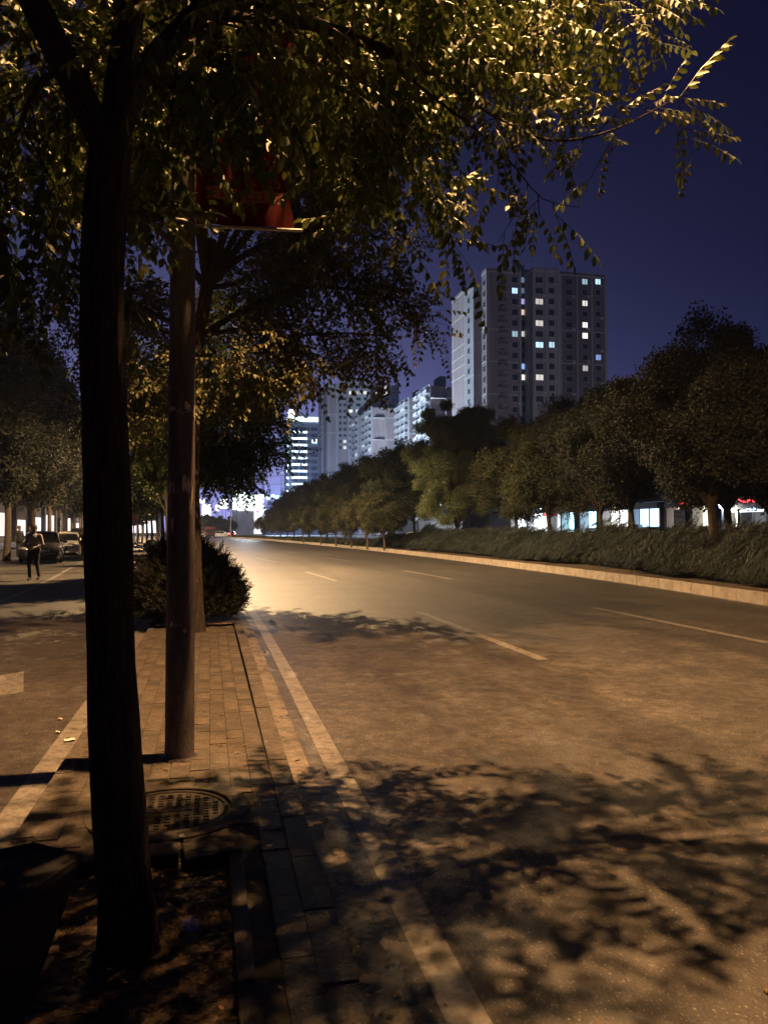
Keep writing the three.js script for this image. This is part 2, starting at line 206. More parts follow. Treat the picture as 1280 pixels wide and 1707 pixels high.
// ---------- street lamps ----------
const SODIUM = C(1, 0.51, 0.20), SODIUM_NEW = C(1, 0.62, 0.29);
const lampSpots = [5.2, 30, 52, 78, 105, 130, 158, 190, 228, 290];
function lampPost(d, i) {
  const x = -0.2 + shiftL(d), label = i === 0 ? 'tall grey lamp post with torn poster scraps standing behind the nearest trunk' : i < 8 ? 'sodium street lamp number ' + ['', 'two', 'three', 'four', 'five', 'six', 'seven', 'eight'][i] + ' up the tree row on the left' : ['tiny far street lamp beyond the crossing', 'farthest tiny street lamp at the end of the road'][i - 8];
  const t = thing('lamp_post', label, 'street lamp', [x, i === 0 ? SEP - 0.01 : 0.08, -d], 0, 'street lamps along the separator');
  if (i === 0) {
    const prof = [[0, 0], [0.115, 0], [0.115, 0.018], [0.094, 0.022], [0.0925, 0.6], [0.086, 2.0], [0.078, 4], [0.062, 7], [0.05, 9.5], [0, 9.52]].map((p) => new THREE.Vector2(...p));
    mesh('pole', new THREE.LatheGeometry(prof, 32), std([0.46, 0.44, 0.50], 0.6, { metalness: 0.1, map: rep(concreteMap, 2, 8), bumpMap: rep(concreteBump, 3, 14), bumpScale: 0.0015 }), t);
    // pasted paper scraps, thin curved sheets with torn outlines
    const paper = std([0.95, 0.9, 0.85], 0.9, { map: rep(paleMap, 4), side: THREE.DoubleSide }), r = rng(77);
    const torn = (y, h, a0, a1, rad, lo, up) => { const pos = [], idx = [], n = 26; let b = 0, e = 0; for (let k = 0; k <= n; k++) { const a = a0 + (a1 - a0) * k / n; b += (r() - 0.5) * lo; e += (r() - 0.5) * up; b *= 0.85; e *= 0.85; const y0 = y + b, y1 = y + h + e; for (const yy of [y0, Math.max(y0 + 0.004, y1)]) pos.push(Math.sin(a) * rad, yy, Math.cos(a) * rad); } for (let k = 0; k < n; k++) idx.push(k * 2, k * 2 + 2, k * 2 + 3, k * 2, k * 2 + 3, k * 2 + 1); const g = new THREE.BufferGeometry(); g.setAttribute('position', new THREE.Float32BufferAttribute(pos, 3)); g.setAttribute('uv', new THREE.Float32BufferAttribute(pos.filter((_, q) => q % 3 < 2), 2)); g.setIndex(idx); g.computeVertexNormals(); return g; };
    mesh('poster_scrap', torn(2.26, 0.02, -1.1, 1.35, 0.0875, 0.05, 0.06), paper, t);
    mesh('poster_scrap', torn(2.27, 0.045, 0.25, 0.75, 0.0878, 0.03, 0.03), paper, t);
    for (const [y, h, a0, a1] of [[1.72, 0.07, -1.0, -0.72], [1.73, 0.05, -0.6, -0.42], [1.74, 0.055, 0.1, 0.75], [1.58, 0.13, 0.62, 0.78], [1.6, 0.05, -0.9, -0.72], [1.5, 0.03, -0.75, -0.5], [1.66, 0.09, 0.85, 0.98], [0.86, 0.012, -0.7, 0.5]]) mesh('poster_scrap', torn(y, h, a0, a1, 0.0896 - (y < 1 ? -0.0025 : 0), 0.05, 0.05), paper, t);
  } else mesh('pole', new THREE.CylinderGeometry(0.05, 0.092, 9.5, 12).translate(0, 4.75, 0), M.galv, t);
  const arm = new THREE.CatmullRomCurve3([V(0, 9.2, 0), V(0.35, 9.75, 0), V(1.1, 10.0, 0), V(1.75, 10.0, 0)]);
  mesh('arm', new THREE.TubeGeometry(arm, 16, 0.032, 8), M.galv, t);
  const head = mesh('lamp_head', new THREE.SphereGeometry(1, 20, 10, 0, Math.PI * 2, 0, Math.PI / 2).scale(0.42, 0.12, 0.16).translate(2.1, 9.93, 0), M.galv, t);
  mesh('lamp_glass', new THREE.SphereGeometry(1, 20, 8, 0, Math.PI * 2, Math.PI / 2, Math.PI / 2).scale(0.3, 0.06, 0.12).translate(2.1, 9.925, 0), glow([1, 0.62, 0.3], i < 3 ? 8 : 30), head);
  const L = new THREE.SpotLight(i === 0 ? SODIUM : SODIUM_NEW, i === 0 ? 1000 : i === 1 ? 2200 : 1900, 0, R(82), 0.14, 2); L.position.set(2.1, 9.85, 0); L.target.position.set(2.1, 0, 0); L.castShadow = true; L.shadow.radius = 2.2; L.shadow.mapSize.set(2048, 2048); L.name = 'sodium_lamp';
  t.add(L, L.target);
  return t;
}
const posts = lampSpots.map(lampPost);

// ---------- banner pair on the first lamp post ----------
{
  const cv = document.createElement('canvas'); cv.width = 512; cv.height = 1024; const g = cv.getContext('2d');
  g.fillStyle = '#480806'; g.fillRect(0, 0, 512, 1024);
  g.save(); g.translate(512, 0); g.scale(-1, 1); g.fillStyle = '#a3806f'; g.font = 'bold 64px sans-serif'; g.textAlign = 'left';
  g.globalAlpha = 0.55; g.fillText('c.0', 40, 815);
  g.globalAlpha = 0.6; g.fillRect(34, 838, 420, 62); g.fillStyle = '#460908'; for (let k = 0; k < 9; k++) { g.fillRect(52 + k * 44, 850, 24, 8); g.fillRect(60 + k * 44, 862, 9, 26); g.fillRect(52 + k * 44, 878, 26, 6); }
  g.fillStyle = '#a3806f'; g.globalAlpha = 0.4; for (let k = 0; k < 6; k++) { g.fillRect(190 + k * 40, 778, 22, 9); g.fillRect(196 + k * 40, 778, 9, 38); g.fillRect(188 + k * 40, 798, 28, 7); }
  g.restore();
  const tex = new THREE.CanvasTexture(cv); tex.colorSpace = THREE.SRGBColorSpace;
  const cloth = new THREE.MeshPhysicalMaterial({ map: tex, roughness: 0.95, specularIntensity: 0.2, side: THREE.DoubleSide, transmission: 0.12, thickness: 0 });
  const plain = std([0.012, 0.014, 0.02], 0.8, { side: THREE.DoubleSide });
  const make = (s, label, mat, w) => {
    const t = thing('banner', label, 'banner', [-0.2, 0, -5.2], 0);
    // sheet gently bellied, its outer edge pulled in half way up
    const geo = new THREE.PlaneGeometry(1, 1, 24, 40), p = geo.attributes.position;
    for (let i = 0; i < p.count; i++) { const u = p.getX(i) + 0.5, v = p.getY(i) + 0.5, pull = 1 - 0.13 * Math.sin(Math.min(1, v * 1.05) * Math.PI) * u; p.setXYZ(i, s * (0.10 + u * w * pull), 3.58 + v * 1.35, 0.05 * Math.sin(u * 5 + v * 3) * Math.sin(v * Math.PI) + 0.02 * Math.sin(u * 11 - v * 4)); }
    geo.computeVertexNormals();
    mesh('sheet', geo, mat, t);
    for (const y of [3.57, 4.94]) mesh('rod', new THREE.CylinderGeometry(0.011, 0.011, w + 0.13, 10).rotateZ(Math.PI / 2).translate(s * (w / 2 + 0.085), y, 0), M.galv, t);
    mesh('clamp', new THREE.TorusGeometry(0.086, 0.012, 8, 24).rotateX(Math.PI / 2).translate(0, 3.57, 0), M.galv, t);
    t.rotation.y = R(-6);
  };
  make(1, 'red banner with faint pale lettering hung on the right of the lamp post', cloth, 0.66);
  make(-1, 'dark banner hung on the left of the lamp post behind the trunk', plain, 0.66);
}

// ---------- dark tapered bin at the lower left ----------
{
  const t = thing('tapered_bin', 'dark bin with slanting sides cut by the lower left corner', 'bin', [0, 0, 0]);
  const T = (px, py, h) => { const o = V(0, EYE, 0), d = at(px, py, 1).sub(o); return o.addScaledVector(d, (h - EYE) / d.y); };
  const top = [T(140, 1424, 0.56), T(58, 1403, 0.56), V(-1.32, 0.56, -2.35), V(-1.28, 0.56, -1.75), V(-0.72, 0.56, -1.72)];
  const c = top.reduce((a, b) => a.add(b), V(0, 0, 0)).multiplyScalar(1 / top.length);
  const geo = (y0, s0, y1, s1) => { const pos = [], n = top.length, P = (k, y, s) => V(c.x + (top[k % n].x - c.x) * s, y, c.z + (top[k % n].z - c.z) * s); for (let k = 0; k < n; k++) { const a = P(k, y0, s0), b = P(k + 1, y0, s0), e = P(k + 1, y1, s1), f = P(k, y1, s1); pos.push(...a, ...b, ...e, ...a, ...e, ...f); for (const [y, s] of [[y0, s0], [y1, s1]]) pos.push(c.x, y, c.z, ...P(k, y, s), ...P(k + 1, y, s)); } const g = new THREE.BufferGeometry(); g.setAttribute('position', new THREE.Float32BufferAttribute(pos, 3)); g.computeVertexNormals(); return g; };
  const m = std([0.012, 0.012, 0.015], 0.95, { side: THREE.DoubleSide });
  mesh('tub', geo(0.005, 0.6, 0.535, 0.985), m, t);
  mesh('lid', geo(0.538, 1, 0.56, 0.995), m, t);
}

// ---------- scraps of litter ----------
{
  const white = std([0.7, 0.66, 0.62], 0.8, { side: THREE.DoubleSide }), r = rng(91);
  const crumple = (s, seed) => { const q = rng(seed), g = new THREE.IcosahedronGeometry(s, 3), p = g.attributes.position; for (let i = 0; i < p.count; i++) { const v = V(p.getX(i), p.getY(i), p.getZ(i)), k = 0.62 + 0.75 * fbm(N1, v.x / s * 0.13 + seed * 0.31, (v.y + v.z * 0.7) / s * 0.13 + 0.5, 16, 2); v.multiplyScalar(k); p.setXYZ(i, v.x, v.y * 0.7, v.z); } return toCreasedNormals(g, 0.3); };
  tag(mesh('crumpled_tissue', crumple(0.03, 3), white), 'crumpled white tissue at the foot of the nearest trunk', 'litter').position.set(-0.06, 0.085, -2.98);
  const scrap = (x, d, y, sx, sz, label) => { const g = new THREE.PlaneGeometry(sx, sz, 3, 3).rotateX(-Math.PI / 2), p = g.attributes.position; for (let i = 0; i < p.count; i++) p.setY(i, 0.006 + r() * 0.012); g.computeVertexNormals(); const m = tag(mesh('paper_scrap', g, white), label, 'litter'); m.position.set(x, y, -d); m.rotation.y = r() * 3; };
  scrap(-0.99, 6.05, 0.006, 0.075, 0.05, 'white paper scrap lying on the painted service lane line');
  scrap(-1.12, 6.32, 0.002, 0.03, 0.03, 'small pale scrap beside the service lane line');
  scrap(-1.18, 6.75, 0.002, 0.05, 0.02, 'thin pale scrap on the service lane asphalt');
  scrap(-0.12, 3.81, SEP + 0.01, 0.035, 0.028, 'pale scrap between the manhole cover and the tree pit');
  scrap(0.28, 3.6, SEP + 0.01, 0.022, 0.012, 'tiny white scrap next to the near kerb');
}

// ---------- trees ----------
function tube(pts, r0, r1, segs, radial, lump = 0, flare = 0, uvScale = 1) {
  const cv = new THREE.CatmullRomCurve3(pts), len = cv.getLength(), fr = cv.computeFrenetFrames(segs), pos = [], uv = [], idx = [];
  for (let i = 0; i <= segs; i++) { const t = i / segs, c = cv.getPointAt(t), r = (r0 + (r1 - r0) * t) * (1 + flare * Math.exp(-t * len * 5)); for (let j = 0; j <= radial; j++) { const a = j / radial * Math.PI * 2, k = 1 + lump * (fbm(N2, (j % radial) / radial * 2, t * len / 6, 8, 3) - 0.5) * 2, n = V(0, 0, 0).addScaledVector(fr.normals[i], Math.cos(a) * r * k).addScaledVector(fr.binormals[i], Math.sin(a) * r * k); pos.push(c.x + n.x, c.y + n.y, c.z + n.z); uv.push(j / radial * uvScale * 2, t * len * uvScale); } }
  for (let i = 0; i < segs; i++) for (let j = 0; j < radial; j++) { const a = i * (radial + 1) + j, b = a + radial + 1; idx.push(a, a + 1, b + 1, a, b + 1, b); }
  const g = new THREE.BufferGeometry(); g.setAttribute('position', new THREE.Float32BufferAttribute(pos, 3)); g.setAttribute('uv', new THREE.Float32BufferAttribute(uv, 2)); g.setIndex(idx); g.computeVertexNormals(); return g;
}
// a pinnate leaf along +x whose leaflets hang folded on both sides, as such trees do at night
function pinnate(seed, pairs = 5, len = 0.25, ll = 0.05, lw = 0.026, tri = true) {
  const r = rng(seed), pos = [], idx = [];
  const leaflet = (o, dir, nrm) => { const side = V(0, 0, 0).crossVectors(dir, nrm).normalize(), b = pos.length / 3, l = ll * (0.8 + 0.4 * r()), w = lw * (0.8 + 0.4 * r()) / 2; const P = (f, s, n) => { const p = o.clone().addScaledVector(dir, l * f).addScaledVector(side, w * s).addScaledVector(nrm, n * w); pos.push(p.x, p.y, p.z); }; P(0, 0, 0); P(0.35, 1, 0.35); P(0.35, -1, 0.35); P(0.72, 0.72, 0.25); P(0.72, -0.72, 0.25); P(1, 0, -0.2); P(0.5, 0, -0.05); if (tri) idx.push(b, b + 1, b + 6, b, b + 6, b + 2, b + 1, b + 3, b + 6, b + 2, b + 6, b + 4, b + 3, b + 5, b + 6, b + 4, b + 6, b + 5); else idx.push(b, b + 1, b + 5, b, b + 5, b + 2); };
  const at2 = (t) => V(len * t, -0.16 * len * t * t, 0);
  for (let k = 0; k < pairs; k++) { const t = 0.2 + 0.72 * k / (pairs - 1); for (const s of [-1, 1]) { const hang = 0.35 + 0.75 * r(), dir = V(0.45 + 0.2 * r(), -hang, s * (0.75 - 0.3 * hang)).normalize(), nrm = V(0.2, 0.6, s * 0.75).normalize(); nrm.addScaledVector(dir, -nrm.dot(dir)).normalize(); leaflet(at2(t), dir, nrm); } }
  leaflet(at2(1), V(1, -0.5, 0).normalize(), V(0.45, 0.9, 0).normalize());
  const b = pos.length / 3; for (const t of [0, 0.5, 1]) { const p = at2(t); pos.push(p.x, p.y + 0.0018, p.z, p.x, p.y - 0.001, p.z + 0.0016, p.x, p.y - 0.001, p.z - 0.0016); } for (let k = 0; k < 2; k++) for (let j = 0; j < 3; j++) { const a = b + k * 3 + j, c = b + k * 3 + (j + 1) % 3; idx.push(a, c, c + 3, a, c + 3, a + 3); }
  const g = new THREE.BufferGeometry(); g.setAttribute('position', new THREE.Float32BufferAttribute(pos, 3)); g.setIndex(idx); g.computeVertexNormals(); return g;
}
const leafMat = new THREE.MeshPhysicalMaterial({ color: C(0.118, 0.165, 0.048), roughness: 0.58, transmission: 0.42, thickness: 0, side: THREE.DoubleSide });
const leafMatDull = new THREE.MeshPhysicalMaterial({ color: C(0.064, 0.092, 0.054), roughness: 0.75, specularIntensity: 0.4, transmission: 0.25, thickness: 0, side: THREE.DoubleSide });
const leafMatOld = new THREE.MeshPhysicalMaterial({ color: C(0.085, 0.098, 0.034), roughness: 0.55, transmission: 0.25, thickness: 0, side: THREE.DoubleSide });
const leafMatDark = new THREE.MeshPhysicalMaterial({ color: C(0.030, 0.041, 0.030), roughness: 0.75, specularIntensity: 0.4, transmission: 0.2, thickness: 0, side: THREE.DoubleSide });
const X1 = V(1, 0, 0);
function crown(parent, geo, mat, mats, tints) { const im = new THREE.InstancedMesh(geo, mat, mats.length); im.name = 'crown'; im.userData.kind = 'stuff'; im.castShadow = im.receiveShadow = true; mats.forEach((m, i) => { im.setMatrixAt(i, m); im.setColorAt(i, tints[i]); }); parent.add(im); return im; }
function leafTint(r) { const k = 0.7 + 0.6 * r(), y = r(); return C(k * (0.9 + 0.3 * y), k, k * (1.0 - 0.3 * y)); }

// branch out from given limbs: limb > side branches > twigs > leaves
function growCrown(t, base, limbs, o) {
  const r = rng(o.seed), mats = [], tints = [], q = new THREE.Quaternion(), q2 = new THREE.Quaternion();
  const leaf = (p, dir) => { const d = dir.clone().add(V((r() - 0.5) * 0.9, (r() - 0.5) * 0.5 - 0.15, (r() - 0.5) * 0.9)).normalize(); const m = new THREE.Matrix4(), up = V((r() - 0.5) * 0.6, 1, (r() - 0.5) * 0.6), z = V(0, 0, 0).crossVectors(d, up).normalize(), y = V(0, 0, 0).crossVectors(z, d).normalize(), s = (o.leaf ?? 1) * (0.6 + 0.75 * r()); m.makeBasis(d.multiplyScalar(s), y.multiplyScalar(s), z.multiplyScalar(s)); m.setPosition(p); mats.push(m); tints.push(leafTint(r)); };
  const side = (dir) => { const a = V(r() - 0.5, r() - 0.5, r() - 0.5); return a.addScaledVector(dir, -a.dot(dir)).normalize(); };
  for (const L of limbs) {
    const pts = L.pts.map((p) => p.clone().sub(base)), cv = new THREE.CatmullRomCurve3(pts), len = cv.getLength(), geos = [tube(pts, L.r0, L.r1, Math.max(8, Math.round(len * 9)), L.r0 > 0.03 ? 12 : 7, 0.12, 0, 2)];
    const n = Math.round(len * (L.side ?? 5)), dense = (L.dense ?? 1);
    for (let k = 0; k < n; k++) {
      const f = (L.from ?? 0.2) + (1 - (L.from ?? 0.2)) * (k + r()) / n, p = cv.getPointAt(Math.min(1, f)), tan = cv.getTangentAt(Math.min(1, f)), dir = tan.clone().multiplyScalar(0.55).add(side(tan).multiplyScalar(0.85)).add(V(0, L.lift ?? 0.05, 0)).normalize();
      const bl = (L.reach ?? 0.8) * (0.45 + 0.75 * r()) * (1 - 0.35 * f), droop = (L.droop ?? 0.35) * bl, e = p.clone().addScaledVector(dir, bl).add(V(0, -droop, 0)), mid = p.clone().addScaledVector(dir, bl * 0.5).add(V(0, -droop * 0.2, 0)), bc = new THREE.CatmullRomCurve3([p, mid, e]);
      geos.push(tube([p, mid, e], Math.max(0.004, L.r1 * 0.75), 0.0022, 5, 5, 0, 0, 2));
      const tw = Math.round((o.twigs ?? 5) * bl * 1.5);
      for (let j = 0; j < tw; j++) { const g = 0.2 + 0.8 * (j + r()) / tw, b0 = bc.getPoint(Math.min(1, g)), bt = bc.getTangent(Math.min(1, g)), td = bt.clone().multiplyScalar(0.6).add(side(bt).multiplyScalar(0.8)).add(V(0, -0.05, 0)).normalize(), tl = (o.twig ?? 0.32) * (0.5 + 0.8 * r()), te = b0.clone().addScaledVector(td, tl).add(V(0, -0.25 * tl, 0)); geos.push(tube([b0, b0.clone().lerp(te, 0.5).add(V(0, 0.03 * tl, 0)), te], 0.0035, 0.0016, 3, 3, 0, 0, 2)); const nl = Math.round((o.perTwig ?? 4) * dense * (0.6 + 0.8 * r())); for (let i = 0; i < nl; i++) leaf(b0.clone().lerp(te, (i + 0.6) / nl), td.clone().add(side(td).multiplyScalar(0.9))); }
      const ne = Math.round((o.tip ?? 3) * dense); for (let i = 0; i < ne; i++) leaf(bc.getPoint(0.45 + 0.55 * r()), dir.clone().add(side(dir).multiplyScalar(0.9)));
    }
    for (const g of geos) if (!g.attributes.uv) throw new Error('uv');
    mesh('limb', mergeGeometries(geos), M.bark, t);
  }
  crown(t, o.geo, o.mat ?? leafMat, mats, tints);
  return mats.length;
}
const PIN = pinnate(3), PIN_FAR = pinnate(4, 4, 0.26, 0.062, 0.036, false);
let leaves = 0;

{ // the nearest tree: trunk beside the camera, boughs over the road
  const b = V(-0.31, SEP - 0.06, -2.85), t = thing('street_tree', 'nearest street tree with a thick dark trunk and boughs over the road', 'tree', b.toArray());
  const Z = 2.78, path = [[216, 1600], [210, 1500], [196, 1300], [186, 1100], [181, 900], [176, 720], [171, 560], [172, 430], [178, 330], [186, 250]].map(([x, y]) => at(x, y, Z).sub(b)); path[0].y = -0.05;
  mesh('trunk', tube(path, 0.094, 0.068, 110, 48, 0.15, 0.3, 2), M.bark, t);
  const F = at(186, 262, Z), D = (px, py, z) => at(px, py, z);
  const limbs = [
    { pts: [F, D(120, 130, 2.72), D(50, -10, 2.66), D(-60, -220, 2.5), V(-1.9, 5.6, -1.2)], r0: 0.056, r1: 0.018, from: 0.45, side: 5, reach: 1.1 },
    { pts: [F, D(205, 110, 2.82), D(225, -60, 2.9), D(215, -320, 3.1), V(-0.9, 6.6, -3.4)], r0: 0.058, r1: 0.015, from: 0.35, side: 6, reach: 1.1 },
    { pts: [F, D(240, 120, 2.9), D(310, 40, 3.0), D(430, -90, 3.2), D(600, -190, 3.6), V(1.5, 5.4, -3.5)], r0: 0.046, r1: 0.012, from: 0.3, side: 5, reach: 0.8, dense: 0.7 },
    { pts: [D(330, 20, 3.05), D(540, 50, 3.8), D(700, 108, 4.3), D(765, 104, 4.45), D(830, 90, 4.6), D(890, 60, 4.7), D(950, 40, 4.8)], r0: 0.024, r1: 0.006, from: 0.2, side: 8, reach: 0.5, droop: 0.4, dense: 0.85 },
    { pts: [D(430, 10, 3.3), D(600, 60, 3.9), D(720, 125, 4.3), D(815, 188, 4.45), D(905, 232, 4.5), D(1000, 224, 4.6), D(1150, 152, 4.7)], r0: 0.02, r1: 0.003, from: 0.25, side: 6, reach: 0.24, droop: 0.15, dense: 0.55 },
    { pts: [D(600, 60, 3.9), D(720, 160, 4.2), D(800, 222, 4.4), D(855, 275, 4.4), D(905, 332, 4.4), D(965, 346, 4.4)], r0: 0.012, r1: 0.002, from: 0.2, side: 5, reach: 0.2, droop: 0.2, dense: 0.5 },
    { pts: [D(520, -130, 3.5), D(760, -70, 4.4), D(900, -30, 4.8), D(1000, -20, 5.0), D(1070, 0, 5.1)], r0: 0.024, r1: 0.005, from: 0.15, side: 9, reach: 0.45, droop: 0.35, dense: 1.0 },
    { pts: [D(300, 40, 3.0), D(360, 60, 3.2), D(400, 55, 3.4), D(430, 65, 3.5)], r0: 0.02, r1: 0.006, from: 0.15, side: 12, reach: 0.34, droop: 0.35, dense: 1.4 },
    { pts: [D(430, -20, 3.2), D(540, 60, 3.9), D(620, 170, 4.4), D(665, 250, 4.7), D(690, 290, 4.8)], r0: 0.02, r1: 0.005, from: 0.42, side: 10, reach: 0.48, droop: 0.45, dense: 1.2 },
    { pts: [D(200, 120, 2.9), D(240, 130, 3.2), D(265, 150, 3.5), D(280, 170, 3.7)], r0: 0.016, r1: 0.005, from: 0.15, side: 10, reach: 0.4, droop: 0.5, dense: 1.2 },
    { pts: [D(110, 110, 2.72), D(60, 150, 3.0), D(10, 260, 3.2), D(-50, 330, 3.3)], r0: 0.016, r1: 0.005, from: 0.15, side: 10, reach: 0.6, droop: 0.4, dense: 1.2 },
    { pts: [D(190, 200, 2.8), D(140, 140, 3.3), D(90, 100, 3.9), D(30, 60, 4.4)], r0: 0.02, r1: 0.006, from: 0.2, side: 9, reach: 0.7, droop: 0.4, dense: 1.2 },
    { pts: [D(310, 40, 3.0), D(560, -250, 3.2), V(1.1, 5.2, -1.9), V(2.0, 5.9, -1.2)], r0: 0.03, r1: 0.008, from: 0.35, side: 5, reach: 0.8, dense: 0.45 },
    { pts: [D(225, -60, 2.9), V(-1.2, 5.4, -3.6), V(-2.2, 6.2, -4.3)], r0: 0.026, r1: 0.008, from: 0.3, side: 11, reach: 0.9, dense: 1.6 },
    { pts: [D(225, -60, 2.9), V(0.1, 5.3, -3.4), V(0.5, 6.3, -3.8), V(0.9, 7.3, -4.0)], r0: 0.03, r1: 0.008, from: 0.3, side: 9, reach: 0.8, dense: 0.7, droop: 0.2 },
    { pts: [D(225, -60, 2.9), V(-0.5, 5.6, -3.0), V(-0.4, 6.9, -3.3), V(-0.2, 7.9, -3.6)], r0: 0.03, r1: 0.008, from: 0.3, side: 9, reach: 0.9, dense: 0.8, droop: 0.2 },
    { pts: [D(430, -90, 3.2), V(0.35, 5.0, -4.1), V(0.75, 5.4, -4.6), V(1.1, 5.6, -4.9)], r0: 0.02, r1: 0.006, from: 0.3, side: 9, reach: 0.5, dense: 0.4, droop: 0.2 },
    { pts: [D(225, -60, 2.9), V(0.2, 5.4, -2.4), V(0.6, 6.9, -2.1)], r0: 0.03, r1: 0.008, from: 0.3, side: 5, reach: 0.9, dense: 0.45 },
    { pts: [D(310, 40, 3.0), D(350, 40, 2.8), D(385, 30, 2.7), D(410, 40, 2.7)], r0: 0.01, r1: 0.004, from: 0.2, side: 14, reach: 0.26, droop: 0.5, dense: 1.1 },
  ];
  leaves += growCrown(t, b, limbs, { seed: 101, geo: PIN, leaf: 1.1, twigs: 5, twig: 0.3, perTwig: 4, tip: 3 });
}
{ // second tree of the row, behind the lamp post
  const b = V(-0.16, 0.06, -11.55), t = thing('street_tree', 'second street tree of the row rising out of the round dark bush', 'tree', b.toArray());
  const path = [at(327, 1066, 11.2), at(322, 900, 11.2), at(320, 760, 11.2), at(326, 600, 11.2), at(342, 500, 11.2), at(352, 400, 11.2)].map((p) => p.sub(b)); path[0].y = -0.05;
  mesh('trunk', tube(path, 0.125, 0.085, 60, 24, 0.1, 0.3, 2), M.bark, t);
  const F = at(345, 480, 11.2), D = at, G = at(333, 560, 11.2);
  const limbs = [
    { pts: [F, D(400, 430, 11.0), D(480, 395, 10.8), D(570, 385, 10.6), D(650, 400, 10.4)], r0: 0.06, r1: 0.012, from: 0.25, side: 9, reach: 1.0 },
    { pts: [G, D(420, 510, 11.0), D(500, 480, 10.8), D(600, 485, 10.6), D(705, 515, 10.4)], r0: 0.05, r1: 0.01, from: 0.2, side: 9, reach: 0.9, droop: 0.45 },
    { pts: [G, D(400, 550, 11.0), D(480, 560, 10.8), D(560, 555, 10.7), D(650, 560, 10.6)], r0: 0.04, r1: 0.008, from: 0.2, side: 9, reach: 0.7, droop: 0.5 },
    { pts: [F, D(340, 300, 11), D(380, 100, 10.8), D(420, -60, 10.6)], r0: 0.07, r1: 0.015, from: 0.25, side: 8, reach: 1.5 },
    { pts: [F, D(280, 400, 11), D(190, 300, 10.8), D(90, 220, 10.6)], r0: 0.06, r1: 0.012, from: 0.25, side: 8, reach: 1.3 },
    { pts: [G, D(250, 520, 11), D(150, 470, 10.8), D(40, 440, 10.6), D(-60, 460, 10.5)], r0: 0.045, r1: 0.01, from: 0.2, side: 8, reach: 1.0, droop: 0.45 },
    { pts: [F, D(430, 330, 10.9), D(520, 230, 10.6), D(600, 180, 10.4)], r0: 0.055, r1: 0.012, from: 0.25, side: 8, reach: 1.3 },
    { pts: [F, V(0.6, 6.8, -10.4), V(1.5, 7.8, -8.8), V(2.6, 8.3, -7.2)], r0: 0.06, r1: 0.012, from: 0.3, side: 15, reach: 1.3, dense: 2.2, droop: 0.2 },
    { pts: [F, V(1.0, 6.4, -10.8), V(2.0, 7.4, -9.4), V(3.2, 7.8, -8.2)], r0: 0.06, r1: 0.012, from: 0.3, side: 15, reach: 1.3, dense: 2.2, droop: 0.2 },
    { pts: [F, V(-0.3, 6.8, -10.2), V(-0.2, 7.9, -8.6), V(0.2, 8.4, -7.0)], r0: 0.06, r1: 0.012, from: 0.3, side: 15, reach: 1.3, dense: 2.2, droop: 0.2 },
    { pts: [G, D(300, 560, 12), D(250, 540, 13.2), D(210, 500, 14.5)], r0: 0.045, r1: 0.01, from: 0.2, side: 8, reach: 1.1 },
    { pts: [F, D(400, 470, 12.4), D(470, 430, 13.8), D(520, 420, 15)], r0: 0.045, r1: 0.01, from: 0.2, side: 8, reach: 1.1 },
    { pts: [D(330, 640, 11.2), D(390, 600, 10.7), D(450, 575, 10.6), D(500, 580, 10.5)], r0: 0.03, r1: 0.006, from: 0.2, side: 11, reach: 0.65, droop: 0.5, dense: 1.3 },
    { pts: [D(322, 720, 11.2), D(290, 680, 11.5), D(240, 640, 11.8), D(200, 640, 12)], r0: 0.03, r1: 0.006, from: 0.2, side: 10, reach: 0.7, droop: 0.4, dense: 1.2 },
  ];
  leaves += growCrown(t, b, limbs, { seed: 202, geo: pinnate(6, 4, 0.27, 0.06, 0.032), twigs: 5, twig: 0.42, perTwig: 4, tip: 3, leaf: 1.05, mat: leafMatOld });
}
